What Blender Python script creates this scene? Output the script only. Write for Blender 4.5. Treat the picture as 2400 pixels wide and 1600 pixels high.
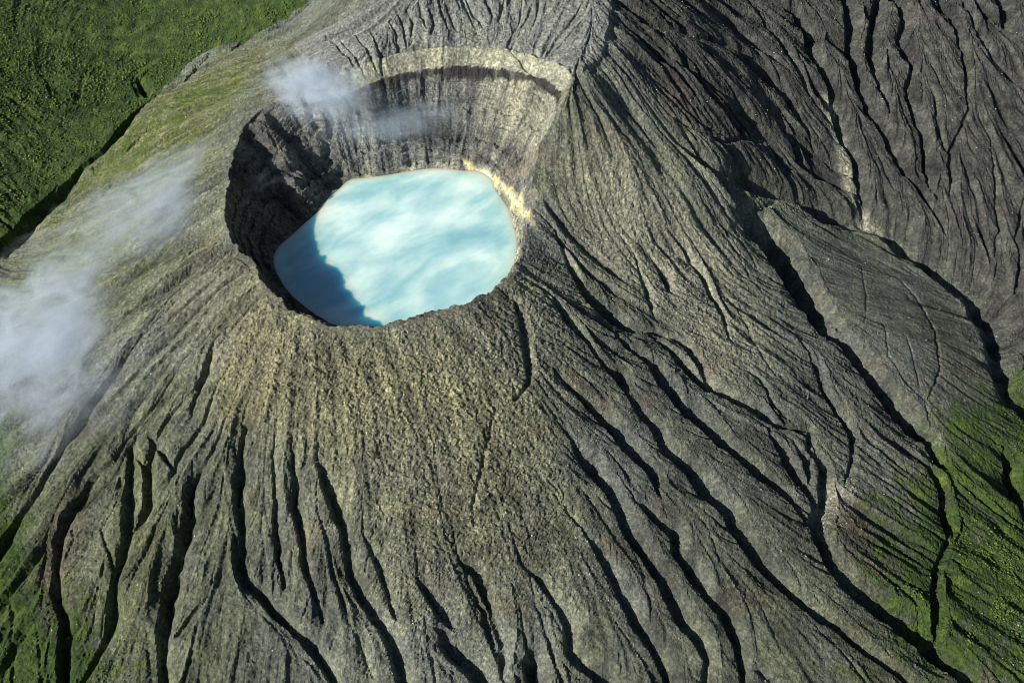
import bpy, math, random
import numpy as np

random.seed(7)
scene = bpy.context.scene
for o in list(bpy.data.objects):
    bpy.data.objects.remove(o)

# ------------------------------------------------------------------ camera
cam_data = bpy.data.cameras.new('camera')
cam = bpy.data.objects.new('camera', cam_data)
scene.collection.objects.link(cam)
cam.location = (0, 0, 587)
cam.rotation_euler = (math.radians(90 - 47), 0, 0)
cam_data.sensor_width = 36
cam_data.angle = math.radians(60)
cam_data.clip_start = 1
cam_data.clip_end = 20000
scene.camera = cam

# ------------------------------------------------------------------ sky, sun, exposure
SUN_AZ = math.radians(27)      # direction the light travels, measured from +X towards +Y
SUN_EL = math.radians(30)
world = bpy.data.worlds.new('World')
scene.world = world
world.use_nodes = True
wn = world.node_tree.nodes
sky = wn.new('ShaderNodeTexSky')
sky.sky_type = 'NISHITA'
sky.sun_disc = False
sky.sun_elevation = SUN_EL
sky.sun_rotation = math.radians(90) - (SUN_AZ + math.pi)
sky.altitude = 1500
wn['Background'].inputs['Strength'].default_value = 0.05
world.node_tree.links.new(sky.outputs[0], wn['Background'].inputs['Color'])
sun_data = bpy.data.lights.new('sun', 'SUN')
sun_data.energy = 5.0
sun_data.angle = math.radians(0.5)
sun_data.color = (1.0, 0.97, 0.90)
sun = bpy.data.objects.new('sun', sun_data)
scene.collection.objects.link(sun)
sun.location = (-400, 300, 900)
sun.rotation_euler = (math.radians(90) - SUN_EL, 0, SUN_AZ - math.radians(90))
LIGHT = np.array([math.cos(SUN_AZ), math.sin(SUN_AZ)])

scene.view_settings.view_transform = 'Standard'
scene.view_settings.look = 'None'
scene.view_settings.gamma = 1
scene.view_settings.exposure = 0.72
scene.render.engine = 'CYCLES'
scene.cycles.use_denoising = True
scene.cycles.filter_width = 1.0
scene.cycles.max_bounces = 6
scene.cycles.diffuse_bounces = 2
scene.cycles.volume_bounces = 3
scene.cycles.volume_step_rate = 1.0

# ------------------------------------------------------------------ survey data (metres)
RIM = [[-270.6, 810.7, 68.0], [-281.8, 768.7, 60.0], [-280.0, 712.0, 53.0], [-275.1, 670.7, 48.0], [-263.4, 637.8, 46.0], [-246.8, 615.6, 45.0], [-238.5, 610.1, 45.0], [-230.7, 593.6, 44.0], [-218.5, 574.7, 44.0], [-197.0, 553.9, 40.0], [-169.1, 539.5, 34.0], [-142.9, 538.1, 30.0], [-105.8, 544.2, 27.0], [-68.5, 560.3, 25.0], [-38.0, 576.8, 23.0], [-18.5, 592.1, 22.0], [-0.4, 616.9, 21.0], [10.1, 651.1, 21.0], [17.7, 691.2, 26.0], [21.2, 727.5, 36.0], [26.3, 757.3, 52.0], [38.2, 779.9, 76.0], [51.3, 813.7, 92.0], [34.0, 840.9, 92.0], [11.1, 856.7, 92.0], [-21.5, 867.4, 92.0], [-59.3, 873.8, 92.0], [-92.1, 871.0, 90.0], [-128.8, 858.3, 88.0], [-155.6, 845.8, 86.0], [-187.3, 836.1, 82.0], [-219.3, 829.9, 78.0], [-246.3, 821.1, 73.0]]
LAKE = [[-176.9, 787.9], [-161.5, 791.8], [-136.6, 797.0], [-105.4, 806.3], [-80.0, 809.0], [-54.1, 805.0], [-36.5, 803.7], [-21.8, 787.9], [-17.6, 769.9], [-5.8, 742.5], [0.3, 716.1], [4.7, 688.5], [3.2, 662.1], [-1.8, 640.8], [-11.6, 620.2], [-25.9, 603.2], [-62.0, 582.9], [-101.1, 566.0], [-133.5, 556.8], [-161.3, 566.9], [-186.9, 585.7], [-209.7, 608.2], [-226.8, 634.5], [-236.0, 657.7], [-234.5, 677.4], [-225.5, 693.1], [-213.0, 716.1], [-201.1, 737.6], [-194.7, 757.3], [-187.1, 769.9]]
CTRL = [[-270.6, 810.7, 68.0], [-281.8, 768.7, 60.0], [-280.0, 712.0, 53.0], [-275.1, 670.7, 48.0], [-263.4, 637.8, 46.0], [-246.8, 615.6, 45.0], [-238.5, 610.1, 45.0], [-230.7, 593.6, 44.0], [-218.5, 574.7, 44.0], [-197.0, 553.9, 40.0], [-169.1, 539.5, 34.0], [-142.9, 538.1, 30.0], [-105.8, 544.2, 27.0], [-68.5, 560.3, 25.0], [-38.0, 576.8, 23.0], [-18.5, 592.1, 22.0], [-0.4, 616.9, 21.0], [10.1, 651.1, 21.0], [17.7, 691.2, 26.0], [21.2, 727.5, 36.0], [26.3, 757.3, 52.0], [38.2, 779.9, 76.0], [64.0, 823.4, 104.0], [45.0, 852.5, 104.0], [20.6, 869.7, 104.0], [-14.4, 881.8, 104.0], [-55.0, 889.2, 104.0], [-90.6, 886.9, 102.0], [-130.5, 874.2, 100.0], [-160.1, 861.2, 98.0], [-187.3, 836.1, 82.0], [-219.3, 829.9, 78.0], [-246.3, 821.1, 73.0], [-110.0, 440.0, -15.0], [-110.0, 340.0, -60.0], [-110.0, 200.0, -120.0], [-300.0, 500.0, -5.0], [-400.0, 400.0, -65.0], [-550.0, 250.0, -130.0], [-365.0, 645.0, 5.0], [-465.0, 650.0, -40.0], [-560.0, 660.0, -78.0], [-720.0, 660.0, -95.0], [-335.0, 830.0, 25.0], [-420.0, 900.0, -15.0], [-480.0, 1000.0, -45.0], [-700.0, 1000.0, -60.0], [-820.0, 1330.0, -30.0], [-640.0, 800.0, -82.0], [-500.0, 1250.0, -20.0], [-265.7, 1105.6, 45.0], [-334.2, 1078.8, 10.0], [-487.8, 1020.3, -55.0], [-546.6, 871.1, -80.0], [-591.5, 770.8, -95.0], [-211.8, 928.9, 85.0], [-166.1, 929.8, 105.0], [-92.8, 895.6, 103.0], [-23.2, 895.6, 103.0], [45.5, 868.4, 103.0], [-93.8, 939.1, 130.0], [47.4, 949.4, 125.0], [113.2, 941.4, 124.0], [110.1, 888.1, 112.0], [89.1, 840.5, 104.0], [-94.0, 1080.0, 150.0], [80.0, 1080.0, 150.0], [0.0, 1400.0, 60.0], [-250.0, 1150.0, 90.0], [-94.0, 1700.0, -50.0], [100.0, 700.0, 2.0], [120.0, 760.0, 40.0], [110.0, 830.0, 82.0], [113.5, 859.6, 98.0], [166.3, 910.0, 85.0], [218.1, 917.6, 65.0], [185.6, 827.2, 40.0], [333.7, 1113.8, 45.0], [373.8, 1010.8, 12.0], [403.2, 961.4, -24.0], [177.5, 1034.3, 110.0], [259.5, 1016.6, 60.0], [210.0, 720.0, -25.0], [230.0, 800.0, 10.0], [330.0, 700.0, -68.0], [450.0, 640.0, -106.0], [257.9, 813.3, -12.0], [428.5, 834.9, -84.0], [517.3, 766.9, -125.0], [544.3, 589.9, -152.0], [531.8, 948.2, -40.0], [571.6, 1144.6, 30.0], [698.2, 1165.2, 20.0], [648.3, 963.4, -50.0], [608.8, 793.4, -115.0], [513.1, 839.9, -88.0], [900.0, 1300.0, -40.0], [500.0, 1500.0, 60.0], [900.0, 900.0, -120.0], [50.0, 500.0, -22.0], [60.0, 590.0, -8.0], [150.0, 410.0, -68.0], [200.0, 560.0, -55.0], [300.0, 300.0, -128.0], [320.0, 500.0, -102.0], [440.0, 250.0, -170.0], [460.0, 420.0, -150.0], [600.0, 500.0, -158.0], [100.0, 250.0, -115.0], [650.0, 250.0, -200.0]]
GULLIES = [
[1.45, 1.0, [[266.1, 768.7, 17.4], [269.2, 755.0, 25.9], [284.7, 733.9, 27.0], [301.8, 700.9, 25.5], [316.7, 667.0, 19.3], [321.8, 637.2, 11.9], [342.9, 622.8, 13.1], [359.5, 600.2, 14.3], [374.2, 570.7, 14.2], [393.1, 548.6, 16.6], [411.1, 529.2, 11.9], [420.4, 506.5, 7.1]]],
[0.7, 1.0, [[258.0, 762.6, 2.5], [273.7, 783.7, 7.6], [299.2, 804.6, 3.9]]],
[0.7, 1.0, [[319.2, 666.0, 6.1], [337.9, 650.4, 7.3], [351.7, 625.7, 7.2]]],
[1.0, 1.0, [[406.1, 498.8, 5.9], [411.2, 482.5, 9.4], [411.0, 458.4, 9.3], [408.6, 443.0, 9.2], [404.5, 424.6, 4.6], [383.0, 397.1, 5.6], [373.9, 374.3, 6.6], [370.4, 354.9, 8.7], [365.3, 326.2, 5.4]]],
[1.05, 1.6, [[166.0, 816.5, 2.7], [197.4, 804.8, 4.9], [227.5, 799.4, 6.8], [258.4, 813.1, 10.5], [300.8, 821.2, 9.6], [332.8, 825.7, 9.8], [358.5, 821.3, 12.4], [392.8, 822.6, 10.6], [425.4, 827.4, 12.9], [451.5, 816.8, 15.5], [478.5, 800.0, 15.6], [510.0, 780.1, 15.7], [539.9, 759.9, 17.1], [546.5, 748.0, 17.2], [550.6, 717.9, 17.0], [547.4, 679.5, 13.9], [534.3, 629.6, 13.5], [536.1, 605.2, 13.3], [546.8, 593.0, 10.7], [565.9, 578.5, 10.8]]],
[1.0, 1.0, [[119.5, 928.0, 3.3], [160.5, 943.0, 4.8], [210.6, 954.6, 6.2], [255.4, 978.5, 6.4], [296.7, 982.9, 7.9], [313.5, 966.6, 9.1], [328.1, 952.7, 9.1], [340.0, 937.8, 9.1], [354.3, 923.0, 5.2], [372.8, 899.7, 3.6]]],
[1.0, 1.0, [[122.2, 935.0, 2.4], [146.7, 917.4, 3.5], [172.7, 913.3, 3.6], [191.1, 904.3, 3.6], [230.2, 902.5, 3.9], [255.9, 897.8, 4.4], [282.4, 895.8, 4.5], [318.6, 902.4, 5.1], [351.3, 901.1, 4.6], [377.6, 894.3, 5.2], [407.6, 880.6, 6.3], [421.1, 867.9, 5.2]]],
[1.0, 1.0, [[313.7, 927.9, 6.4], [319.8, 911.0, 6.4], [334.9, 899.3, 7.7], [339.9, 876.3, 6.3], [360.2, 867.5, 6.4], [392.7, 869.2, 7.3], [415.5, 862.8, 8.9], [423.7, 834.1, 10.3]]],
[0.8, 1.0, [[142.8, 855.1, 2.3], [167.4, 837.6, 3.2], [200.1, 835.2, 4.1], [237.8, 842.5, 4.2], [279.8, 870.6, 4.9], [294.9, 862.6, 4.4], [332.2, 861.6, 3.5]]],
[0.6, 1.0, [[156.6, 813.9, 2.2], [178.6, 801.1, 3.6], [195.9, 787.7, 4.5], [222.0, 762.4, 4.5], [239.6, 746.3, 3.4], [258.4, 709.0, 2.2]]],
[0.8, 1.0, [[127.6, 872.6, 2.3], [160.0, 869.9, 3.2], [183.0, 859.5, 4.2], [206.0, 847.7, 3.7], [241.0, 849.2, 3.3]]],
[0.8, 1.0, [[142.6, 960.2, 2.4], [175.8, 954.7, 3.4], [210.6, 956.3, 3.5]]],
[0.8, 1.0, [[169.0, 985.8, 3.0], [197.9, 977.3, 4.0], [233.1, 971.6, 4.0], [254.9, 976.5, 4.1]]],
[0.8, 1.0, [[223.4, 936.8, 2.5], [259.6, 933.0, 3.5], [285.6, 924.9, 4.0], [310.3, 925.0, 4.6]]],
[1.0, 1.0, [[301.1, 1098.5, 4.2], [321.7, 1057.4, 5.5], [349.0, 1008.1, 6.8], [363.8, 975.5, 5.4], [381.1, 959.5, 4.8], [397.5, 939.3, 4.3]]],
[1.0, 1.0, [[337.2, 1114.0, 5.8], [368.4, 1102.4, 11.5], [379.5, 1072.3, 14.2], [377.4, 1031.8, 10.5], [392.6, 1005.2, 11.0], [401.2, 985.0, 11.0], [403.2, 954.2, 13.5], [404.9, 930.3, 10.7], [417.3, 907.1, 10.6], [419.0, 884.3, 10.5], [423.0, 859.7, 10.4], [428.1, 831.6, 7.8]]],
[1.0, 1.0, [[445.5, 1165.1, 12.2], [446.4, 1141.9, 12.1], [444.0, 1099.4, 14.7], [432.2, 1050.2, 11.4], [436.7, 1010.7, 11.2], [445.4, 977.8, 11.1], [456.9, 950.2, 11.0], [470.2, 920.2, 12.3], [480.5, 893.7, 8.1], [492.5, 878.3, 6.8], [503.5, 856.0, 6.7], [512.0, 834.3, 5.4], [517.3, 820.8, 4.0]]],
[1.0, 1.0, [[498.2, 1168.7, 12.4], [490.9, 1146.0, 13.8], [473.7, 1101.3, 11.9], [460.3, 1057.6, 11.6], [461.5, 1018.6, 8.5], [468.0, 994.1, 7.0], [474.3, 969.7, 4.2]]],
[1.0, 1.0, [[514.8, 1169.7, 12.5], [515.9, 1148.3, 15.4], [517.4, 1106.8, 9.1], [503.4, 1076.4, 8.9], [516.6, 1049.1, 7.3], [514.8, 1025.4, 7.3], [503.6, 1005.1, 8.6], [504.6, 980.7, 9.9], [511.8, 948.5, 9.8], [511.6, 917.4, 9.7], [510.3, 883.1, 5.5], [514.5, 865.3, 4.1]]],
[1.0, 1.0, [[574.4, 1179.3, 8.0], [577.9, 1148.8, 7.9], [584.9, 1108.0, 7.7], [589.4, 1067.1, 6.1], [585.5, 1022.7, 5.9], [575.8, 976.2, 4.4], [559.4, 947.1, 4.3], [544.2, 920.1, 5.6], [539.2, 891.8, 5.5], [534.4, 866.2, 4.1]]],
[1.0, 1.0, [[536.3, 988.8, 4.3], [532.6, 955.5, 4.2], [537.9, 927.4, 5.6], [542.6, 911.9, 4.2]]],
[1.0, 1.0, [[602.6, 1181.4, 6.4], [606.8, 1143.6, 6.3], [617.6, 1095.5, 7.8], [630.5, 1066.8, 7.7], [649.7, 1040.7, 7.7], [674.9, 1016.7, 7.7]]],
[1.0, 1.0, [[660.2, 1197.0, 16.5], [664.6, 1164.4, 16.3], [665.3, 1127.3, 12.8], [682.4, 1101.7, 12.7], [706.1, 1082.5, 12.8]]],
[1.0, 1.0, [[599.6, 951.6, 2.3], [598.5, 909.2, 2.9], [591.5, 862.8, 3.4], [586.7, 825.9, 3.3], [572.5, 790.0, 2.7]]],
[1.0, 1.0, [[559.7, 840.9, 2.2], [567.2, 813.4, 2.7], [572.4, 789.8, 2.2]]],
[1.0, 1.0, [[632.9, 876.8, 2.9], [619.4, 850.4, 4.2], [604.0, 814.7, 4.1], [606.2, 790.7, 5.5], [588.2, 753.6, 4.0]]],
[1.0, 1.0, [[41.3, 686.2, 2.6], [53.7, 657.5, 4.3], [65.8, 631.4, 8.5], [82.3, 611.6, 11.6], [105.1, 597.3, 10.5], [128.7, 595.6, 5.3], [152.7, 594.9, 4.7], [166.8, 583.0, 6.4], [176.1, 569.7, 6.8], [189.6, 539.6, 8.4], [212.4, 531.6, 8.5], [235.6, 525.3, 9.6], [246.5, 513.1, 6.4], [266.1, 512.2, 3.9], [284.8, 515.4, 5.5], [280.9, 495.6, 6.5], [291.6, 482.4, 7.6], [286.8, 459.7, 8.6], [282.2, 438.0, 10.6], [272.6, 422.3, 12.5], [274.7, 402.5, 12.4], [278.9, 383.6, 12.4], [289.6, 367.9, 12.4], [307.7, 357.4, 14.6], [327.4, 346.9, 14.7], [344.3, 332.7, 16.9], [360.7, 319.9, 14.9], [374.2, 305.2, 12.9], [383.4, 295.7, 13.0], [398.9, 281.8, 13.1]]],
[1.0, 1.0, [[134.6, 589.7, 2.6], [154.5, 571.0, 6.3], [171.8, 551.9, 9.5], [185.3, 539.9, 8.4]]],
[1.0, 1.0, [[238.7, 508.1, 2.1], [249.0, 489.3, 8.5], [257.8, 467.0, 8.4], [269.4, 449.8, 7.4], [277.1, 436.3, 6.3]]],
[1.0, 1.0, [[265.9, 500.4, 2.2], [273.9, 483.0, 6.4], [273.5, 460.6, 4.2]]],
[1.0, 1.0, [[91.2, 585.7, 3.1], [111.3, 569.0, 5.2], [131.4, 554.9, 8.3], [142.2, 534.1, 12.3], [154.9, 515.8, 12.2], [173.9, 499.2, 12.2], [190.4, 482.4, 11.2], [205.8, 473.9, 8.2], [218.8, 461.9, 10.3], [239.5, 448.6, 8.3], [253.7, 436.0, 5.2], [265.0, 419.4, 4.1]]],
[1.0, 1.0, [[24.8, 613.6, 2.1], [41.2, 602.1, 2.9], [53.1, 580.1, 7.1], [70.8, 560.1, 4.1], [84.3, 542.5, 5.0], [98.1, 530.6, 9.0], [105.0, 514.9, 4.4], [114.0, 499.4, 6.0], [129.0, 485.3, 7.9], [135.5, 467.9, 9.8], [153.9, 452.4, 9.9], [169.6, 431.2, 11.8], [187.6, 416.4, 11.8], [189.1, 412.8, 11.8], [199.9, 391.5, 10.8], [209.3, 375.9, 8.9], [224.5, 361.4, 8.9], [239.7, 348.6, 8.0], [255.5, 339.7, 8.0], [273.1, 330.9, 8.1], [286.1, 319.8, 7.1], [302.9, 309.2, 6.1], [323.0, 295.9, 6.2], [339.4, 284.1, 6.3]]],
[1.0, 1.0, [[42.9, 518.9, 2.9], [58.3, 505.5, 4.9], [77.5, 491.1, 8.8], [90.6, 477.0, 9.7], [107.1, 459.3, 9.7], [121.2, 441.1, 7.7], [125.6, 425.5, 3.8]]],
[1.0, 1.0, [[51.0, 461.6, 2.9], [56.5, 453.6, 6.6], [65.6, 442.1, 9.5], [80.0, 425.4, 10.4], [83.4, 418.3, 9.8], [93.6, 397.9, 10.3], [105.6, 381.3, 9.4], [119.2, 365.2, 8.5], [128.8, 346.1, 9.4], [136.3, 326.9, 8.5], [149.4, 311.7, 8.5], [155.2, 299.1, 5.7], [151.4, 278.8, 4.7]]],
[1.0, 1.0, [[105.7, 415.6, 2.8], [111.2, 411.4, 6.1], [121.9, 401.7, 6.7], [136.4, 392.9, 9.5], [138.8, 377.3, 9.5], [150.3, 359.5, 9.5], [161.5, 343.3, 7.6], [174.9, 329.6, 9.6], [180.4, 313.7, 9.6], [183.5, 294.5, 7.6], [183.2, 280.0, 3.8]]],
[1.0, 1.0, [[45.4, 399.3, 2.2], [61.3, 381.9, 2.8], [71.9, 370.0, 7.4], [83.8, 352.8, 8.3], [92.0, 337.1, 8.3], [100.2, 323.4, 9.3], [111.7, 308.2, 8.4], [121.1, 291.7, 8.4], [126.9, 276.6, 7.4]]],
[1.0, 1.0, [[5.3, 360.2, 2.7], [22.9, 347.2, 5.5], [35.0, 332.1, 5.5], [43.5, 317.2, 7.3], [45.6, 299.0, 7.3], [56.6, 289.1, 9.1], [71.8, 278.0, 11.0], [88.4, 266.8, 11.0]]],
[1.2, 1.0, [[12.8, 295.8, 3.6], [14.0, 289.5, 10.9], [16.1, 274.8, 10.9]]],
[1.0, 1.0, [[19.2, 330.8, 1.8], [27.6, 309.8, 2.9], [34.2, 290.6, 3.6], [39.0, 274.4, 3.6]]],
[0.6, 1.0, [[107.8, 363.2, 1.5], [113.6, 340.6, 2.6], [115.8, 321.5, 1.9]]],
[0.6, 1.0, [[139.3, 345.5, 1.5], [147.1, 329.9, 3.0], [151.3, 317.2, 2.3]]],
[0.6, 1.0, [[165.7, 403.7, 1.2], [171.5, 386.3, 1.9], [175.2, 369.0, 1.5]]],
[0.6, 1.0, [[259.0, 321.6, 1.6], [275.0, 306.2, 2.8], [289.9, 287.6, 2.8]]],
[0.7, 1.0, [[184.9, 295.4, 1.9], [198.9, 291.5, 3.5], [212.1, 282.8, 3.5]]],
[0.5, 1.0, [[182.2, 348.9, 1.2], [191.1, 360.1, 1.6]]],
[0.5, 1.0, [[186.4, 337.5, 1.2], [198.4, 357.3, 1.6]]],
[0.5, 1.0, [[206.0, 344.2, 1.2], [211.1, 327.8, 1.6], [217.5, 308.5, 1.6]]],
[0.7, 1.0, [[441.5, 747.1, 2.2], [458.7, 714.9, 3.0], [459.0, 665.3, 2.9], [445.3, 609.0, 2.8], [423.3, 574.5, 2.0]]],
[0.7, 1.0, [[393.9, 658.4, 1.5], [388.0, 617.8, 2.0], [400.4, 589.7, 2.4], [417.6, 571.2, 2.9], [420.7, 546.0, 3.6], [417.9, 527.0, 2.9]]],
[0.7, 1.0, [[416.1, 648.4, 1.5], [416.0, 612.5, 2.0], [414.3, 587.3, 2.0]]],
[0.5, 1.0, [[328.3, 721.2, 1.5], [326.5, 689.8, 2.0], [331.5, 656.2, 1.5]]],
[0.5, 1.0, [[394.9, 750.0, 1.6], [383.9, 694.1, 2.0], [370.0, 652.9, 1.5]]],
[1.0, 1.0, [[284.9, 625.8, 1.9], [299.3, 602.8, 2.8], [305.3, 584.5, 5.8], [309.9, 561.1, 5.7], [319.9, 542.0, 6.8], [326.7, 520.3, 6.8], [322.5, 492.1, 4.5], [309.7, 467.1, 2.2]]],
[0.9, 1.0, [[146.9, 676.1, 3.4], [153.0, 663.8, 7.2], [157.3, 649.1, 5.4]]],
[1.0, 1.0, [[174.6, 703.9, 3.5], [189.9, 685.2, 5.8], [201.6, 662.5, 5.0], [211.6, 632.6, 4.1], [216.0, 601.0, 2.7]]],
[1.0, 1.0, [[124.1, 680.1, 1.8], [127.3, 659.1, 2.7], [132.7, 640.4, 4.8], [137.3, 617.5, 4.3]]],
[0.7, 1.0, [[144.0, 708.4, 1.8], [157.0, 689.9, 2.7], [176.1, 692.5, 3.2]]],
[1.0, 1.0, [[239.2, 562.7, 2.6], [250.5, 536.7, 4.4], [265.4, 520.9, 2.6]]],
[0.6, 1.0, [[224.0, 655.9, 1.8], [237.4, 621.4, 2.3], [247.8, 586.9, 2.2], [256.4, 571.0, 1.8]]],
[0.6, 1.0, [[209.2, 752.4, 1.9], [230.5, 733.1, 2.4], [244.6, 702.9, 2.4], [259.5, 671.8, 1.9]]],
[0.5, 1.0, [[93.6, 721.5, 1.4], [116.0, 702.6, 1.8], [138.2, 685.2, 1.8]]],
[0.9, 1.0, [[3.0, 584.3, 2.8], [6.0, 574.3, 5.2], [9.9, 557.6, 5.9], [13.7, 528.4, 6.6], [14.4, 507.6, 4.8], [1.9, 489.2, 2.3]]],
[0.5, 1.0, [[21.2, 507.9, 1.5], [38.2, 486.7, 1.9], [49.2, 468.7, 1.9]]],
[0.5, 1.0, [[23.9, 428.5, 1.5], [36.5, 412.2, 2.2], [54.3, 389.5, 2.2]]],
[0.6, 1.0, [[20.8, 624.8, 1.7], [32.9, 603.7, 2.5], [47.0, 586.2, 2.5]]],
[1.0, 1.0, [[499.9, 535.1, 3.8], [498.6, 518.9, 10.5], [497.1, 501.8, 11.2], [497.1, 489.7, 9.9], [496.3, 468.3, 7.4], [504.4, 448.9, 7.4]]],
[0.7, 1.0, [[-13.5, 479.8, 2.6], [-20.7, 449.8, 3.3], [-27.7, 424.7, 3.3], [-32.7, 398.9, 2.6]]],
[0.5, 1.0, [[-64.3, 438.9, 1.8], [-61.7, 415.4, 2.6], [-57.6, 395.8, 2.2]]],
[0.9, 1.0, [[-338.0, 557.3, 4.8], [-359.0, 524.9, 7.2], [-376.4, 501.1, 8.1], [-390.4, 479.7, 8.1], [-398.7, 463.2, 6.5], [-412.8, 422.9, 5.4], [-424.1, 404.4, 6.5], [-428.0, 388.9, 8.6], [-433.0, 371.8, 8.6]]],
[1.0, 1.0, [[-291.5, 513.1, 1.8], [-305.2, 491.9, 3.4], [-319.3, 475.0, 4.6], [-334.7, 458.3, 6.2], [-342.7, 445.6, 5.4], [-363.6, 429.7, 8.3], [-377.8, 403.3, 10.4], [-377.9, 380.3, 8.3], [-372.5, 359.1, 6.2], [-371.2, 344.5, 8.2], [-359.3, 325.9, 8.1], [-354.6, 306.5, 6.0], [-352.9, 288.5, 10.0], [-351.5, 274.8, 10.0]]],
[1.0, 1.0, [[-272.7, 491.3, 1.8], [-291.6, 474.5, 4.5], [-303.1, 453.2, 4.5], [-312.1, 436.0, 5.3], [-327.1, 449.8, 7.7], [-323.5, 430.1, 10.1], [-319.2, 407.0, 10.0], [-316.4, 381.5, 9.9], [-318.1, 360.3, 9.9], [-320.4, 344.0, 7.9], [-318.6, 323.7, 9.9], [-322.0, 305.0, 7.9], [-329.1, 288.4, 5.9], [-338.1, 272.3, 6.0]]],
[1.0, 1.0, [[-254.1, 487.1, 2.1], [-261.3, 461.0, 5.3], [-276.1, 441.8, 4.4], [-283.0, 429.7, 4.4], [-305.3, 452.1, 7.6], [-308.1, 433.2, 9.0], [-302.6, 413.4, 7.9], [-305.4, 395.3, 8.9], [-310.9, 385.3, 5.9]]],
[0.9, 1.0, [[-263.0, 528.9, 3.0], [-265.7, 519.0, 7.5], [-267.8, 505.6, 9.0], [-269.9, 490.4, 6.7], [-274.3, 471.4, 2.7]]],
[1.0, 1.0, [[-242.8, 457.3, 2.7], [-250.1, 438.0, 4.3], [-258.4, 428.6, 3.9], [-268.5, 415.4, 9.3], [-266.1, 397.3, 10.6], [-269.3, 379.7, 11.6], [-272.3, 362.3, 11.6], [-275.5, 346.7, 11.6], [-276.3, 328.0, 11.5], [-274.7, 307.9, 9.6], [-268.7, 270.4, 7.6]]],
[1.0, 1.0, [[-226.3, 459.6, 2.3], [-223.9, 456.2, 5.0], [-227.2, 423.7, 7.6], [-227.7, 402.5, 7.6], [-221.6, 381.1, 5.7], [-218.3, 368.3, 4.7], [-220.7, 357.4, 4.7], [-215.9, 345.1, 5.6], [-199.2, 333.1, 9.3], [-185.7, 319.4, 9.2], [-170.9, 308.7, 7.3], [-156.6, 297.5, 11.0], [-143.4, 282.5, 7.3], [-132.3, 269.4, 5.5]]],
[1.0, 1.0, [[-199.2, 433.0, 2.6], [-195.5, 405.9, 5.6], [-192.1, 380.7, 7.4], [-187.3, 358.5, 5.6], [-182.0, 339.7, 3.3]]],
[1.0, 1.0, [[-192.0, 345.7, 2.2], [-188.2, 330.8, 4.6], [-178.4, 318.6, 3.7], [-172.5, 311.1, 2.8]]],
[1.0, 1.0, [[-182.3, 437.6, 2.3], [-179.1, 417.1, 6.5], [-178.5, 398.0, 7.4], [-170.5, 375.8, 7.4], [-164.2, 352.5, 7.3], [-155.5, 332.3, 4.6], [-149.0, 315.6, 2.7]]],
[1.0, 1.0, [[-160.4, 427.0, 2.2], [-156.1, 420.6, 7.0], [-148.9, 406.3, 8.3], [-138.5, 384.1, 8.2], [-132.0, 365.3, 8.2], [-127.5, 348.4, 8.2], [-119.7, 333.2, 8.2], [-108.5, 318.4, 8.2], [-97.6, 305.2, 8.1], [-88.4, 289.3, 9.0], [-84.4, 276.0, 7.2]]],
[1.0, 1.0, [[-120.2, 377.1, 2.2], [-107.0, 355.9, 4.5], [-99.0, 336.2, 4.5], [-93.1, 319.5, 3.6]]],
[0.8, 1.0, [[-75.2, 344.8, 2.2], [-68.1, 337.2, 7.2], [-61.0, 328.6, 10.5], [-50.3, 316.8, 10.8], [-43.2, 308.8, 3.6]]],
[0.9, 1.0, [[-57.7, 309.1, 3.6], [-53.4, 303.4, 10.8], [-44.7, 296.6, 14.4], [-29.2, 284.0, 16.2], [-22.3, 272.5, 16.2]]],
[1.0, 1.0, [[-44.3, 359.3, 2.2], [-37.3, 354.9, 7.2], [-30.2, 351.5, 8.7], [-23.0, 336.1, 8.1], [-15.9, 319.3, 7.2], [-8.9, 304.6, 8.1], [-7.1, 279.3, 7.2]]],
[1.0, 1.0, [[-37.0, 343.9, 2.2], [-24.6, 323.3, 5.4], [-15.8, 304.1, 6.5], [-8.8, 289.3, 5.4]]],
[0.8, 1.0, [[-158.2, 393.7, 1.5], [-150.1, 376.7, 3.7], [-141.3, 350.5, 4.0], [-130.7, 321.7, 2.7]]],
[0.6, 1.0, [[-128.5, 315.5, 1.5], [-117.3, 298.1, 2.5], [-105.9, 276.5, 2.5]]],
[0.7, 1.0, [[-66.7, 300.4, 1.4], [-61.2, 287.5, 2.9], [-57.3, 271.6, 2.9]]],
[0.7, 1.0, [[-369.5, 398.9, 1.7], [-363.5, 381.1, 2.5], [-367.4, 364.7, 2.9]]],
[1.0, 1.0, [[-339.6, 387.3, 2.0], [-328.2, 368.1, 3.0], [-322.0, 354.8, 4.0]]],
[1.0, 1.0, [[-242.3, 333.0, 1.9], [-253.0, 320.0, 3.8], [-261.8, 308.1, 3.4]]],
[0.7, 1.0, [[-283.5, 406.9, 1.6], [-291.5, 384.7, 3.1], [-298.9, 362.4, 2.4], [-305.6, 337.4, 2.0]]],
[0.8, 1.0, [[-243.3, 415.3, 1.5], [-249.6, 404.6, 3.8], [-257.8, 396.8, 2.7]]],
[0.5, 1.0, [[-242.1, 305.7, 1.1], [-243.4, 289.5, 1.5], [-242.5, 270.5, 1.5]]],
[0.5, 1.0, [[-228.1, 303.9, 1.1], [-223.9, 270.3, 1.5]]],
[0.5, 1.0, [[-211.2, 306.6, 1.1], [-202.5, 288.9, 1.9], [-193.0, 278.7, 1.5]]],
[0.5, 1.0, [[-259.0, 339.6, 1.5], [-266.0, 313.9, 1.9], [-265.0, 295.9, 1.5]]],
[0.6, 1.0, [[-406.5, 337.9, 2.1], [-397.7, 305.2, 2.9], [-389.9, 275.5, 4.1]]],
[0.6, 1.0, [[-379.1, 319.8, 1.6], [-369.6, 288.2, 2.8], [-366.3, 274.4, 2.8]]],
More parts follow.
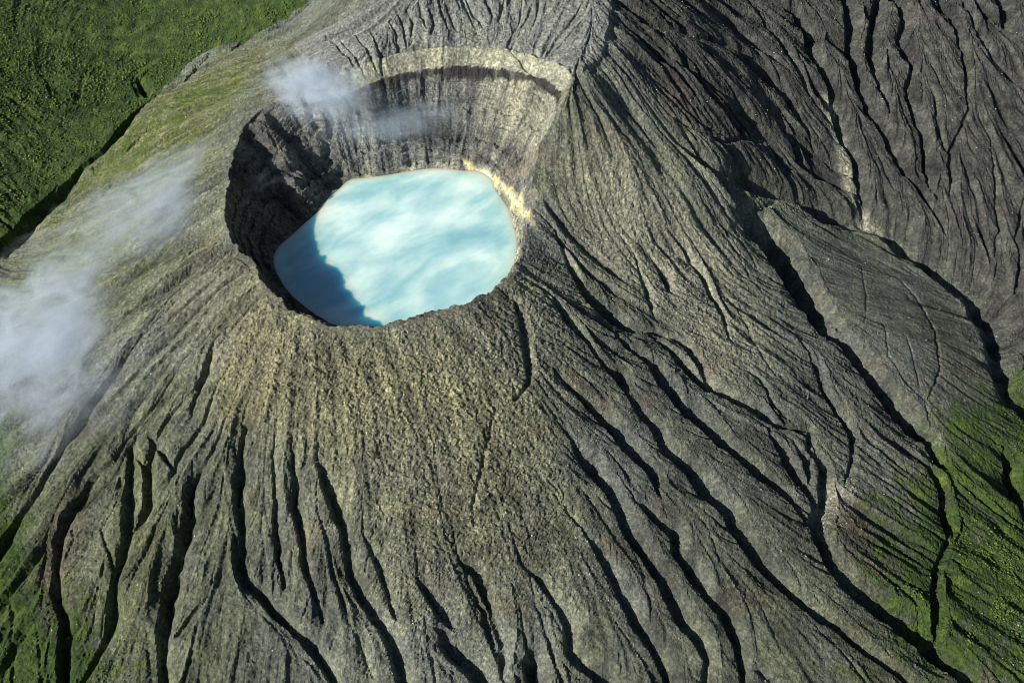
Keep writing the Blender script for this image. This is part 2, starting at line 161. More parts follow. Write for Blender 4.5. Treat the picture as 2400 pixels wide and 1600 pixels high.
[0.8, 1.0, [[-216.4, 1070.1, 4.0], [-265.9, 1106.0, 4.2], [-289.1, 1106.0, 3.2], [-315.1, 1097.1, 3.8], [-330.3, 1098.2, 8.0], [-357.0, 1093.2, 8.5], [-373.5, 1080.2, 5.3], [-405.2, 1086.6, 3.2], [-420.8, 1068.6, 6.5], [-430.7, 1041.8, 3.8], [-462.0, 1035.9, 4.7], [-482.0, 1028.7, 6.0], [-493.4, 989.3, 12.6], [-500.6, 954.0, 14.4], [-511.5, 929.8, 10.2], [-535.2, 912.9, 7.2], [-545.1, 890.5, 12.3], [-560.7, 870.4, 16.3], [-574.4, 844.4, 18.2], [-581.3, 822.3, 18.0], [-596.3, 789.4, 17.8]]],
[0.8, 1.0, [[-512.4, 1091.4, 6.8], [-502.4, 1075.6, 11.1], [-486.4, 1045.9, 6.5]]],
[0.6, 1.0, [[-402.6, 921.7, 1.9], [-422.4, 918.6, 8.7], [-452.7, 915.8, 5.9], [-467.6, 901.8, 7.9], [-488.4, 899.6, 8.0], [-513.4, 897.8, 6.1]]],
[0.7, 1.0, [[-441.9, 849.1, 1.5], [-467.1, 849.0, 2.9], [-478.2, 826.1, 3.8], [-507.5, 826.1, 3.9], [-541.8, 825.9, 3.0]]],
[0.7, 1.0, [[-226.4, 998.6, 2.8], [-206.9, 994.9, 6.9], [-187.4, 988.3, 12.5], [-166.7, 986.1, 13.5], [-144.3, 983.7, 13.4]]],
[0.5, 1.0, [[-329.4, 834.9, 2.0], [-356.3, 831.5, 4.6], [-404.4, 823.2, 4.2]]],
[0.5, 1.0, [[-320.2, 793.5, 2.0], [-347.2, 791.7, 4.5], [-422.3, 802.4, 4.2]]],
[0.5, 1.0, [[-314.8, 762.5, 1.9], [-339.5, 756.3, 4.3], [-439.8, 781.6, 4.2]]],
[0.5, 1.0, [[-311.5, 737.4, 1.9], [-334.5, 727.9, 4.2], [-387.5, 711.2, 3.8]]],
[0.5, 1.0, [[-309.0, 715.0, 1.8], [-330.8, 703.1, 4.1], [-403.5, 692.1, 3.8]]],
[0.5, 1.0, [[-307.1, 694.1, 1.8], [-327.9, 680.5, 4.1], [-364.7, 645.6, 3.6]]],
[0.5, 1.0, [[-305.3, 674.2, 1.8], [-325.4, 659.3, 4.0], [-380.5, 628.7, 3.6]]],
[0.5, 1.0, [[-303.8, 655.2, 1.7], [-323.3, 639.3, 3.9], [-395.8, 611.6, 3.6]]],
[0.5, 1.0, [[-302.5, 637.1, 1.7], [-321.5, 620.3, 3.9], [-364.1, 578.6, 3.5]]],
[0.5, 1.0, [[-301.4, 619.9, 1.7], [-320.0, 602.4, 3.8], [-379.5, 563.2, 3.5]]],
[0.5, 1.0, [[-300.6, 603.4, 1.7], [-318.8, 585.3, 3.8], [-351.5, 536.3, 3.4]]],
[0.8, 1.0, [[-134.9, 920.2, 1.7], [-125.8, 902.4, 3.4], [-122.6, 881.9, 2.1]]],
[0.8, 1.0, [[-117.1, 932.1, 1.7], [-108.5, 914.7, 3.4], [-109.4, 890.5, 2.1]]],
[0.8, 1.0, [[-157.2, 916.6, 1.7], [-141.7, 875.9, 3.3], [-138.4, 859.1, 2.0]]],
[0.8, 1.0, [[-190.6, 914.9, 1.7], [-164.2, 863.9, 3.3], [-155.1, 849.5, 2.0]]],
[0.8, 1.0, [[-92.9, 934.2, 1.7], [-84.7, 917.8, 3.4], [-88.3, 904.4, 2.1]]],
[0.8, 1.0, [[-71.2, 937.7, 1.7], [-67.0, 924.4, 3.4], [-58.6, 906.0, 2.1]]],
[0.8, 1.0, [[-49.4, 945.2, 1.7], [-41.2, 927.6, 3.4], [-33.1, 917.4, 2.1]]],
[0.8, 1.0, [[-9.4, 949.9, 1.7], [-13.3, 936.6, 3.4], [-17.2, 922.7, 2.1]]],
[0.8, 1.0, [[10.8, 946.0, 1.7], [8.7, 919.9, 3.4], [-1.3, 904.9, 2.1]]],
[0.8, 1.0, [[-173.7, 915.0, 1.7], [-153.5, 876.4, 3.3], [-144.2, 858.8, 2.0]]],
[0.8, 1.0, [[-212.7, 945.9, 1.8], [-183.0, 886.9, 3.4], [-167.5, 856.9, 2.0]]],
[0.8, 1.0, [[-79.2, 941.0, 1.7], [-76.9, 927.5, 3.4], [-70.6, 911.9, 2.1]]],
[0.8, 1.0, [[-29.5, 948.0, 1.7], [-23.3, 936.0, 3.4], [-25.2, 920.2, 2.1]]],
[0.8, 1.0, [[72.4, 929.3, 1.7], [61.9, 909.6, 3.4], [49.9, 901.1, 2.1]]],
[0.8, 1.0, [[-103.1, 937.6, 1.7], [-98.7, 923.6, 3.4], [-92.5, 912.0, 2.1]]],
[0.8, 1.0, [[-129.7, 936.1, 1.7], [-118.2, 908.9, 3.4], [-115.3, 890.1, 2.1]]],
[0.8, 1.0, [[-1.2, 877.7, 2.0], [19.9, 855.8, 4.8], [29.3, 844.5, 3.6], [43.9, 826.5, 2.0]]],
[0.45, 6, [[119.2, 1027.4, 8.7], [115.0, 952.0, 9.2], [110.5, 909.8, 8.9], [98.7, 864.0, 7.6], [70.7, 826.2, 5.5], [49.4, 817.2, 3.7]]]]
WALL_CUTS = [
[1.0, 1.0, [[-182.4, 794.9, 3.3], [-191.0, 785.8, 11.4], [-197.7, 773.1, 12.9], [-200.6, 757.4, 6.4]]],
[0.7, 1.0, [[-195.5, 818.4, 6.1], [-199.7, 808.5, 8.1], [-205.2, 792.9, 6.1]]],
[0.5, 1.0, [[-44.6, 855.4, 4.1], [-52.7, 842.8, 6.1], [-62.9, 834.5, 4.1]]],
[0.6, 1.0, [[2.7, 827.3, 2.8], [-17.1, 822.8, 4.1], [-25.1, 818.2, 3.2]]],
[0.6, 1.0, [[18.1, 831.0, 2.4], [6.5, 819.8, 4.0], [-5.2, 808.3, 3.2]]],
[0.6, 1.0, [[29.3, 808.5, 2.4], [17.9, 796.0, 3.9], [8.4, 785.0, 2.7]]]]
ZONES = {
"green_far": [[-1038.0, 1594.0], [-255.0, 1149.0], [-265.0, 1106.0], [-331.0, 1095.0], [-426.0, 1099.0], [-480.0, 1019.0], [-498.0, 947.0], [-539.0, 883.0], [-574.0, 810.0], [-598.0, 740.0], [-701.0, 697.0]],
"olive": [[-569.0, 796.0], [-484.0, 1028.0], [-304.0, 1047.0], [-322.0, 935.0], [-363.0, 898.0], [-432.0, 856.0], [-472.0, 832.0], [-538.0, 816.0]],
"green_low": [[-633.0, 603.0], [-501.0, 558.0], [-448.0, 491.0], [-438.0, 420.0], [-381.0, 385.0], [-366.0, 338.0], [-332.0, 335.0], [-324.0, 366.0], [-302.0, 303.0], [-311.0, 246.0], [-463.0, 251.0]],
"green_low2": [[-292.0, 309.0], [-274.0, 326.0], [-249.0, 273.0], [-252.0, 245.0], [-298.0, 246.0]],
"green_right": [[440.0, 592.0], [564.0, 642.0], [707.0, 634.0], [541.0, 274.0], [344.0, 261.0], [335.0, 326.0], [304.0, 376.0], [311.0, 437.0], [343.0, 463.0], [393.0, 501.0]],
"green_foot": [[245.0, 317.0], [299.0, 309.0], [333.0, 292.0], [325.0, 260.0], [217.0, 254.0]],
"dark_right": [[117.0, 998.0], [115.0, 885.0], [167.0, 852.0], [247.0, 814.0], [348.0, 825.0], [432.0, 824.0], [529.0, 773.0], [557.0, 624.0], [681.0, 577.0], [1216.0, 1743.0], [134.0, 1202.0]],
"terrace": [[-266.0, 984.0], [-221.0, 983.0], [-145.0, 978.0], [-98.0, 1016.0], [120.0, 1034.0], [114.0, 909.0], [100.0, 863.0], [53.0, 815.0], [0.0, 869.0], [-69.0, 886.0], [-115.0, 878.0], [-154.0, 847.0], [-181.0, 845.0], [-227.0, 894.0]],
"band": [[-160.0, 845.0], [-137.0, 867.0], [-111.0, 885.0], [-69.0, 889.0], [-23.0, 887.0], [14.0, 861.0], [49.0, 819.0], [42.0, 822.0], [23.0, 846.0], [-23.0, 867.0], [-69.0, 873.0], [-101.0, 869.0], [-137.0, 855.0]],
"sulphur_a": [[-57.0, 816.0], [-45.0, 810.0], [-28.0, 802.0], [-15.0, 782.0], [-10.0, 767.0], [-17.0, 772.0], [-24.0, 791.0], [-35.0, 802.0], [-49.0, 806.0]],
"sulphur_b": [[-15.0, 776.0], [-2.0, 757.0], [9.0, 731.0], [18.0, 699.0], [21.0, 682.0], [17.0, 680.0], [12.0, 708.0], [1.0, 737.0], [-10.0, 762.0]],
"grain": [[-231.0, 591.0], [-170.0, 533.0], [-76.0, 547.0], [-8.0, 590.0], [24.0, 625.0], [51.0, 557.0], [37.0, 490.0], [46.0, 384.0], [61.0, 307.0], [-17.0, 333.0], [-40.0, 288.0], [-102.0, 345.0], [-149.0, 438.0], [-216.0, 472.0], [-249.0, 492.0], [-252.0, 568.0]],
"gold": [[-263.0, 636.0], [-231.0, 591.0], [-148.0, 524.0], [-19.0, 557.0], [-36.0, 462.0], [-143.0, 455.0], [-231.0, 473.0], [-282.0, 576.0]],
"smooth_leaf": [[275.0, 783.0], [400.0, 803.0], [502.0, 770.0], [517.0, 615.0], [470.0, 527.0], [402.0, 538.0], [329.0, 621.0], [275.0, 718.0]],
"bright_se": [[57.0, 768.0], [134.0, 789.0], [227.0, 724.0], [257.0, 608.0], [203.0, 546.0], [127.0, 629.0], [59.0, 660.0], [43.0, 694.0]],
"pale_bed": [[388.0, 983.0], [405.0, 977.0], [413.0, 875.0], [428.0, 835.0], [472.0, 808.0], [449.0, 804.0], [416.0, 826.0], [403.0, 868.0], [394.0, 936.0]],
"pale_bed2": [[291.0, 462.0], [321.0, 464.0], [313.0, 445.0], [286.0, 420.0], [272.0, 406.0], [280.0, 431.0]],
"brown_low": [[-394.0, 390.0], [-382.0, 405.0], [-366.0, 439.0], [-358.0, 337.0], [-334.0, 275.0], [-362.0, 276.0]],
"brown_right": [[325.0, 460.0], [340.0, 421.0], [331.0, 325.0], [324.0, 360.0], [300.0, 395.0], [295.0, 442.0]],
"ochre": [[-242.0, 498.0], [-219.0, 502.0], [-202.0, 478.0], [-207.0, 455.0], [-229.0, 453.0]],
"moss_a": [[-560.0, 643.0], [-586.0, 784.0], [-543.0, 877.0], [-484.0, 1028.0], [-309.0, 1074.0], [-296.0, 919.0], [-317.0, 831.0], [-311.0, 733.0], [-336.0, 675.0], [-371.0, 626.0], [-456.0, 565.0]],
"moss_b": [[-516.0, 505.0], [-398.0, 481.0], [-321.0, 475.0], [-251.0, 451.0], [-221.0, 376.0], [-226.0, 301.0], [-242.0, 245.0], [-463.0, 251.0]],
"moss_c": [[182.0, 397.0], [284.0, 393.0], [420.0, 519.0], [498.0, 609.0], [557.0, 624.0], [462.0, 270.0], [166.0, 252.0]],
"rust_a": [[-9.0, 803.0], [18.0, 768.0], [26.0, 748.0], [5.0, 774.0]],
"rust_b": [[83.0, 782.0], [125.0, 794.0], [144.0, 784.0], [101.0, 770.0]],
"rust_c": [[170.0, 889.0], [198.0, 863.0], [210.0, 822.0], [184.0, 811.0], [162.0, 849.0]],
"blue_wall": [[-300.0, 850.0], [-230.0, 853.0], [-154.0, 846.0], [-55.0, 870.0], [-32.0, 843.0], [-56.0, 825.0], [-140.0, 806.0], [-201.0, 792.0], [-251.0, 791.0]],
"fans": [[50.0, 521.0], [160.0, 537.0], [283.0, 509.0], [288.0, 413.0], [312.0, 359.0], [383.0, 264.0], [49.0, 248.0], [36.0, 400.0]],
"fans_left": [[-501.0, 468.0], [-358.0, 493.0], [-255.0, 482.0], [-206.0, 438.0], [-150.0, 360.0], [-65.0, 246.0], [-428.0, 250.0]],
"dusk_right": [[74.0, 613.0], [178.0, 709.0], [287.0, 790.0], [553.0, 768.0], [585.0, 572.0], [462.0, 270.0], [82.0, 249.0], [90.0, 405.0]]}
SPUR = [[-257.3, 805.3, 8, 14], [-247.4, 790.6, 12, 14], [-237.0, 774.0, 14, 13], [-227.4, 758.9, 14, 12], [-220.9, 746.8, 9, 10]]
STEAM = [
  ((-205.8, 831.5, 88.7), (110.3, 76.8, 21.6), (0, 0, 2.3), 0.042, 3.2, 0.535, 3, 'thin white steam rising off the far crater rim above the dark wall'),
  ((-348.9, 712.7, 31.7), (201.8, 112.6, 17.8), (0, 0, 0.85), 0.03, 4.2, 0.53, 7, 'pale steam drifting low over the outer slope, between the crater and the ravine'),
  ((-441.7, 565.6, -17.3), (228.8, 173.9, 23.8), (0, 0, 1.3), 0.036, 3.8, 0.53, 12, 'dense white steam cloud at the left edge of the picture'),
  ((-129.8, 826.6, 50.4), (110.6, 57.7, 19.2), (0, 0, 0.2), 0.018, 2.6, 0.5, 17, 'faint blue steam clinging to the far inner crater wall')]

def tps_fit(P, Z, lam=2.0):
    n = len(P); d = np.hypot(P[:, None, 0] - P[None, :, 0], P[:, None, 1] - P[None, :, 1]) / 100.0
    K = np.where(d > 0, d * d * np.log(d + 1e-9), 0) + lam * 1e-2 * np.eye(n)
    A = np.c_[np.ones(n), P / 100.0]
    M = np.zeros((n + 3, n + 3)); M[:n, :n] = K; M[:n, n:] = A; M[n:, :n] = A.T
    return np.linalg.solve(M, np.r_[Z, np.zeros(3)])
def tps_eval(P, w, X, Y):
    out = w[len(P)] + w[len(P) + 1] * X / 100.0 + w[len(P) + 2] * Y / 100.0
    for i, (a, b) in enumerate(P):
        d2 = ((X - a) ** 2 + (Y - b) ** 2) / 1e4
        out = out + w[i] * 0.5 * d2 * np.log(d2 + 1e-12)
    return out


# ------------------------------------------------------------------ noise tools
def hash2(ix, iy, seed):
    h = (ix.astype(np.int64) * 374761393 + iy.astype(np.int64) * 668265263 + seed * 144665) & 0xFFFFFFFF
    h = ((h ^ (h >> 13)) * 1274126177) & 0xFFFFFFFF
    h = h ^ (h >> 16)
    return (h & 0xFFFF).astype(np.float32) / 32767.5 - 1.0
def vnoise(x, y, seed=0):
    ix = np.floor(x); iy = np.floor(y); fx = (x - ix).astype(np.float32); fy = (y - iy).astype(np.float32)
    fx = fx * fx * (3 - 2 * fx); fy = fy * fy * (3 - 2 * fy)
    ix = ix.astype(np.int32); iy = iy.astype(np.int32)
    a = hash2(ix, iy, seed); b = hash2(ix + 1, iy, seed); c = hash2(ix, iy + 1, seed); d = hash2(ix + 1, iy + 1, seed)
    return (a + (b - a) * fx) * (1 - fy) + (c + (d - c) * fx) * fy
def fbm(x, y, scale, octaves=3, seed=0):
    out = 0; amp = 1.0; tot = 0
    for k in range(octaves):
        ca, sa = math.cos(0.7 * k + .3), math.sin(0.7 * k + .3)
        out = out + amp * vnoise((x * ca - y * sa) / scale * 2 ** k, (x * sa + y * ca) / scale * 2 ** k, seed + 31 * k)
        tot += amp; amp *= 0.55
    return out / tot * 1.5
def sstep(a, b, x):
    t = np.clip((x - a) / (b - a), 0, 1)
    return t * t * (3 - 2 * t)
def box_blur(a, n):
    for ax in (0, 1):
        c = np.cumsum(np.concatenate([np.repeat(np.take(a, [0], ax), n + 1, ax), a, np.repeat(np.take(a, [-1], ax), n, ax)], ax), ax, dtype=np.float64)
        L = a.shape[ax]
        a = (np.take(c, range(2 * n + 1, 2 * n + 1 + L), ax) - np.take(c, range(0, L), ax)) / (2 * n + 1)
    return a.astype(np.float32)

# ------------------------------------------------------------------ raster of the whole mountain
DX = 1.25
X0, X1, Y0, Y1 = -880.0, 820.0, 200.0, 1420.0
xs = np.arange(X0, X1, DX); ys = np.arange(Y0, Y1, DX)
X, Y = np.meshgrid(xs, ys)
NY, NX = X.shape
CT = np.array(CTRL)
TW = tps_fit(CT[:, :2], CT[:, 2])
def outer(x, y):
    return tps_eval(CT[:, :2], TW, x, y)
CENTRE = np.array([-110.0, 690.0])
def polar_table(P, n=720):
    P = np.array(P)[:, :2]
    # closed Catmull-Rom through the surveyed points
    m = len(P); pts = []
    for i in range(m):
        p0, p1, p2, p3 = P[i - 1], P[i], P[(i + 1) % m], P[(i + 2) % m]
        for t in np.linspace(0, 1, 8, endpoint=False):
            pts.append(0.5 * (2 * p1 + (p2 - p0) * t + (2 * p0 - 5 * p1 + 4 * p2 - p3) * t * t + (3 * p1 - p0 - 3 * p2 + p3) * t ** 3))
    P = np.array(pts)
    t = np.arctan2(P[:, 1] - CENTRE[1], P[:, 0] - CENTRE[0]); r = np.hypot(P[:, 0] - CENTRE[0], P[:, 1] - CENTRE[1])
    o = np.argsort(t); t = t[o]; r = r[o]
    th = np.linspace(-np.pi, np.pi, n, endpoint=False)
    return th, np.interp(th, np.r_[t - 2 * np.pi, t, t + 2 * np.pi], np.r_[r, r, r])
def ring(th, tab, v):
    return np.interp(th, np.r_[tab, tab[0] + 2 * np.pi], np.r_[v, v[0]])
TAB, RIM_R = polar_table(RIM)
_, LAKE_R = polar_table(LAKE)
TH = np.arctan2(Y - CENTRE[1], X - CENTRE[0]); RR = np.hypot(X - CENTRE[0], Y - CENTRE[1])
rag = vnoise(TAB * 22, TAB * 0, 5) * 1.6 + vnoise(TAB * 55, TAB * 0 + 9, 6) * 1.1
rag = rag + (vnoise(TAB * 14, TAB * 0 + 4, 8) * 5.5 + vnoise(TAB * 31, TAB * 0 + 2, 9) * 2.5) * np.clip((TAB - 0.05) / 0.15, 0, 1) * np.clip((0.68 - TAB) / 0.12, 0, 1)
RIM_R = RIM_R + rag
def sector(th, a, b, soft=0.12):
    return sstep(a - soft, a + soft, th) * (1 - sstep(b - soft, b + soft, th))
BAND_H, BAND_W = 12.0, 16.0
def outer_rim(x, y, th, r, rim):
    z = outer(x, y)
    return z - BAND_H * (1 - sstep(0, BAND_W, r - rim)) * sector(th, 0.64, 2.12, 0.08)
RIM_Z = outer_rim(CENTRE[0] + RIM_R * np.cos(TAB), CENTRE[1] + RIM_R * np.sin(TAB), TAB, RIM_R, RIM_R)
R_ = ring(TH, TAB, RIM_R); L_ = ring(TH, TAB, LAKE_R); Z_ = ring(TH, TAB, RIM_Z)
base = outer_rim(X, Y, TH, RR, R_)
inside = RR < R_
T = (RR - L_) / np.maximum(R_ - L_, 4.0)
Tc = np.clip(T, 0, 1)
far = sector(TH, 0.55, 2.7, 0.25)
Tw = np.clip(Tc + (0.05 * vnoise(TH * 6, TH * 0, 71) + 0.03 * vnoise(TH * 21, TH * 0, 72)) * np.sin(np.pi * Tc), 0, 1)
p_far = np.interp(Tw, [0, .22, .30, .42, .60, .70, .86, 1], [0, .15, .24, .27, .53, .57, .84, 1])
left = np.maximum(sstep(2.3, 2.7, TH), 1 - sstep(-2.2, -1.8, TH))
p_side = (Tc ** 0.9) * (1 - left) + left * (0.35 * Tc + 0.65 * Tc ** 3)
prof = p_side * (1 - far) + p_far * far
spur = np.zeros(X.shape)
for sx_, sy_, sh_, sr_ in SPUR:
    spur = np.maximum(spur, sh_ * np.exp(-((X - sx_) ** 2 + (Y - sy_) ** 2) / sr_ ** 2))
bed = -10 * np.clip(-T * 6, 0, 1)
z_in = Z_ * prof + np.where(T < 0, bed, spur * sstep(0, .1, T) * sstep(1, .85, T))
macro = np.where(inside, z_in, base)
edge_fade = sstep(0, 45, np.minimum.reduce([X - X0, X1 - X, Y - Y0, Y1 - Y]))

# ------------------------------------------------------------------ zones (rock, ash, grass, sulphur)
def inside_poly(P, x, y):
    ins = np.zeros(x.shape, bool)
    for i in range(len(P)):
        (ax, ay), (bx, by) = P[i], P[(i + 1) % len(P)]
        if ay == by: continue
        ins ^= ((ay > y) != (by > y)) & (x < (bx - ax) * (y - ay) / (by - ay) + ax)
    return ins
WOB = [fbm(X, Y, 60, 3, 11), fbm(X, Y, 60, 3, 12), fbm(X, Y, 9, 2, 13), fbm(X, Y, 9, 2, 14)]
def zone(name, wob=8, fine=2, soft=3):
    P = np.array(ZONES[name])
    m = inside_poly(P, X + WOB[0] * wob + WOB[2] * fine, Y + WOB[1] * wob + WOB[3] * fine).astype(np.float32)
    return box_blur(box_blur(m, soft), soft)
Z_GREENFAR = zone('green_far', 3, 3, 4)
Z_GREEN = np.maximum.reduce([Z_GREENFAR, zone('green_low', 22, 10, 22) * 0.78, zone('green_low2', 14, 10, 16) * 0.55, zone('green_right', 20, 9, 30) * 0.66, zone('green_foot', 16, 8, 18) * 0.5])
Z_OLIVE = zone('olive', 10, 5, 10)
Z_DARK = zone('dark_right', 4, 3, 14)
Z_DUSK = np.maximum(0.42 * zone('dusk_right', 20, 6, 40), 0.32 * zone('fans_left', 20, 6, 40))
Z_TERR = zone('terrace', 2, 1, 4) * (~inside)
Z_GRAIN = zone('grain', 12, 4, 24)
Z_GOLD = zone('gold', 16, 6, 30)
Z_SMOOTH = zone('smooth_leaf', 6, 2, 14)
Z_BRIGHT = zone('bright_se', 8, 3, 16)
Z_BED = np.maximum(zone('pale_bed', 2, 2, 3), zone('pale_bed2', 2, 3, 4))
Z_BROWN = np.maximum(zone('brown_low', 8, 6, 10), zone('brown_right', 8, 6, 12))
Z_OCHRE = zone('ochre', 5, 3, 10)
Z_MOSS = np.maximum.reduce([zone('moss_a', 18, 7, 40) * 1.0, zone('moss_b', 20, 8, 36) * 0.7, zone('moss_c', 20, 8, 36) * 0.55])
Z_RUST = np.maximum.reduce([zone('rust_a', 4, 4, 6), zone('rust_b', 4, 4, 6) * 0.4, zone('rust_c', 5, 5, 10) * 0.25])
Z_BLUE = np.where(inside, zone('blue_wall', 8, 4, 12) * 0.7, 0)
Z_SULPH = [zone('sulphur_a', 1.0, 2.2, 1), zone('sulphur_b', 1.0, 2.2, 1)]
Z_BANDM = sstep(-3, 0, RR - R_) * (1 - sstep(BAND_W - 1, BAND_W + 4, RR - R_)) * sector(TH, 0.64, 2.12, 0.08)

# ------------------------------------------------------------------ gullies
carve = np.zeros(X.shape, np.float32)
rel = np.zeros(X.shape, np.float32)
gid = np.full(X.shape, -1, np.int16)
JX = X + WOB[2] * 0.8 + WOB[0] * 2.4; JY = Y + WOB[3] * 0.8 + WOB[1] * 2.4
WMUL = (1.06 + 0.16 * fbm(X, Y, 22, 2, 17)) * (1 - 0.22 * sstep(-40, -200, X) * sstep(640, 560, Y))
mgy, mgx = np.gradient(box_blur(base.astype(np.float32), 8), DX)
def downhill(x, y):
    i = min(max(int((y - Y0) / DX), 0), NY - 1); j = min(max(int((x - X0) / DX), 0), NX - 1)
    g = np.array([-mgx[i, j], -mgy[i, j]]); return g / (np.linalg.norm(g) + 1e-6)
def lead_in(pts):
    # every gully begins as a thin rill some way up the fall line
    p = np.array(pts, float); q = p[0].copy(); out = []
    L = 8 + 2.2 * p[0, 2]
    for k in (1, 2):
        d = downhill(q[0], q[1]); q = q.copy(); q[:2] -= d * L; q[2] = max(p[0, 2] * (0.55, 0.2)[k - 1], 1.0); out.insert(0, q)
    return np.vstack(out + [p])
def side_rills(pts, rnd):
    p = np.array(pts, float); out = []
    side = 1
    for a, b in zip(p[:-1], p[1:]):
        L = math.hypot(b[0] - a[0], b[1] - a[1]); n = int(L / 13 + rnd.random())
        for _ in range(n):
            u = rnd.random(); w = a[2] + (b[2] - a[2]) * u
            if w < 2.2: continue
            q = np.array([a[0] + (b[0] - a[0]) * u, a[1] + (b[1] - a[1]) * u]); side = -side
            ang = side * rnd.uniform(0.35, 0.75); length = rnd.uniform(0.8, 2.6) * w + 7; wd = rnd.uniform(0.22, 0.42) * w
            rill = [[q[0], q[1], wd]]
            for k in range(3):
                d = -downhill(q[0], q[1]); c, s = math.cos(ang), math.sin(ang); ang *= 0.6
                q = q + np.array([d[0] * c - d[1] * s, d[0] * s + d[1] * c]) * length / 3 * rnd.uniform(.8, 1.2)
                rill.append([q[0], q[1], wd * (0.8, 0.55, 0.25)[k]])
            out.append(rill)
    return out
broad = np.zeros(X.shape, np.float32)
def cut(k, dm, pts, wrm=1.0, wall=False, wlm=1.0):
    pts = np.array(pts)
    for a, b in zip(pts[:-1], pts[1:]):
        wm = max(a[2], b[2])
        pad = max(1.4 * wrm, 3.2) * wm + 6
        i0 = max(int((min(a[1], b[1]) - pad - Y0) / DX), 0); i1 = min(int((max(a[1], b[1]) + pad - Y0) / DX) + 2, NY)
        j0 = max(int((min(a[0], b[0]) - pad - X0) / DX), 0); j1 = min(int((max(a[0], b[0]) + pad - X0) / DX) + 2, NX)
        if i0 >= i1 or j0 >= j1: continue
        s = np.s_[i0:i1, j0:j1]
        x = JX[s] - a[0]; y = JY[s] - a[1]
        dx, dy = b[0] - a[0], b[1] - a[1]; L2 = dx * dx + dy * dy + 1e-6; L = math.sqrt(L2)
        t = np.clip((x * dx + y * dy) / L2, 0, 1)
        w = np.maximum(a[2] + (b[2] - a[2]) * t, 1.3) * WMUL[s]
        nx, ny = -dy / L, dx / L
        al = nx * LIGHT[0] + ny * LIGHT[1]
        if al < 0: nx, ny, al = -nx, -ny, -al
        d = np.hypot(x - dx * t, y - dy * t)
        sgn = x * nx + y * ny
        wl = w * 0.55 * wlm; wr = w * (0.55 + 0.75 * al) * wrm
        f = np.where(sgn < 0, np.clip((wl - d) / (wl - 0.19 * w), 0, 1), np.clip(1 - (d - 0.16 * w) / wr, 0, 1) ** 1.3)
        kd = 1.0 + 0.20 * sstep(0, -300, X[s])
        c = dm * w * kd * f
        m = c > carve[s]
        bb = dm * w * 0.30 * np.clip(1 - d / (3.2 * w), 0, 1) ** 2
        np.maximum(broad[s], bb, out=broad[s])
        if not wall:
            rr = np.where(sgn < 0, d / wl, d / (0.7 * w))
            g = (rr < 1.0) & (m | (gid[s] < 0))
            gid[s][g] = k
        carve[s][m] = c[m]
for k, (dm, wrm, pts) in enumerate(GULLIES):
    cut(k, dm, lead_in(pts), wrm, False, 2.6 if wrm == 1.6 else 1.0)
rnd = random.Random(5)
for dm, wrm, pts in GULLIES:
    for rl in side_rills(pts, rnd):
        cut(-1, 0.85, rl, 1.0, True)
carve[inside] = 0; gid[inside] = -1; broad[inside] = 0
for dm, wrm, pts in WALL_CUTS:
    cut(-1, dm, pts, wrm, True)
groove = 4.5 * np.exp(-((RR - R_ - BAND_W - 3 - 2 * WOB[0]) / 2.6) ** 2) * sector(TH, 0.64, 2.0, 0.08) * sstep(-0.5, 0.5, WOB[2] + 0.4) * (~inside)
carve = (carve + broad + groove) * edge_fade

# ------------------------------------------------------------------ rills that follow the fall line
h1 = macro - carve * 0.7
sm = box_blur(box_blur(h1.astype(np.float32), 4), 4)
gy, gx = np.gradient(sm, DX)
gl = np.hypot(gx, gy) + 1e-4
vx = (-gx / gl).astype(np.float32); vy = (-gy / gl).astype(np.float32)
def streaks(noise, steps):
    II, JJ = np.meshgrid(np.arange(NY, dtype=np.float32), np.arange(NX, dtype=np.float32), indexing='ij')
    acc = noise.copy()
    for sgn in (1, -1):
        pi, pj = II.copy(), JJ.copy()
        for _ in range(steps):
            i = np.clip(pi + .5, 0, NY - 1).astype(np.int32); j = np.clip(pj + .5, 0, NX - 1).astype(np.int32)
            pi += vy[i, j] * sgn * 1.6; pj += vx[i, j] * sgn * 1.6
            acc += noise[np.clip(pi + .5, 0, NY - 1).astype(np.int32), np.clip(pj + .5, 0, NX - 1).astype(np.int32)]
    acc -= acc.mean(); acc /= acc.std()
    return acc
rng = np.random.default_rng(3)
white = rng.standard_normal(X.shape).astype(np.float32)
n_fine = box_blur(white, 1)
n_mid = box_blur(box_blur(rng.standard_normal(X.shape).astype(np.float32), 3), 2)
n_big = box_blur(box_blur(rng.standard_normal(X.shape).astype(np.float32), 7), 6)
s_fine = streaks(n_fine, 13)
s_mid = streaks(n_mid, 24)
s_big = streaks(n_big, 30)
rill_mid = np.maximum(0, -s_mid - 0.2)
rill_fine = np.maximum(0, -s_fine - 0.1)
grit = rng.standard_normal(X.shape).astype(np.float32)
grit = grit * 0.55 + box_blur(grit, 1) * 1.6
cell = np.minimum(np.abs(vnoise((X + WOB[2] * 1.5) / 3.3, (Y + WOB[3] * 1.5) / 3.9, 41)), np.abs(vnoise((X * .8 - Y * .6) / 3.7, (X * .6 + Y * .8) / 3.7, 44)))
lump = 2.6 * np.sqrt(np.minimum(cell, .35)) - 0.8 + 0.7 * fbm(X, Y, 15, 3, 43)
lump2 = fbm(X, Y, 26, 2, 42)
wallness = np.where(inside, 1.0, 0.0) * sstep(0.0, 0.12, T)
amp_big = (2.0 + 1.0 * Z_DARK) * (1 - 0.7 * Z_SMOOTH) * (1 - 0.75 * Z_GRAIN) * (1 - 0.6 * Z_GREENFAR) * (1 - 0.6 * Z_TERR)
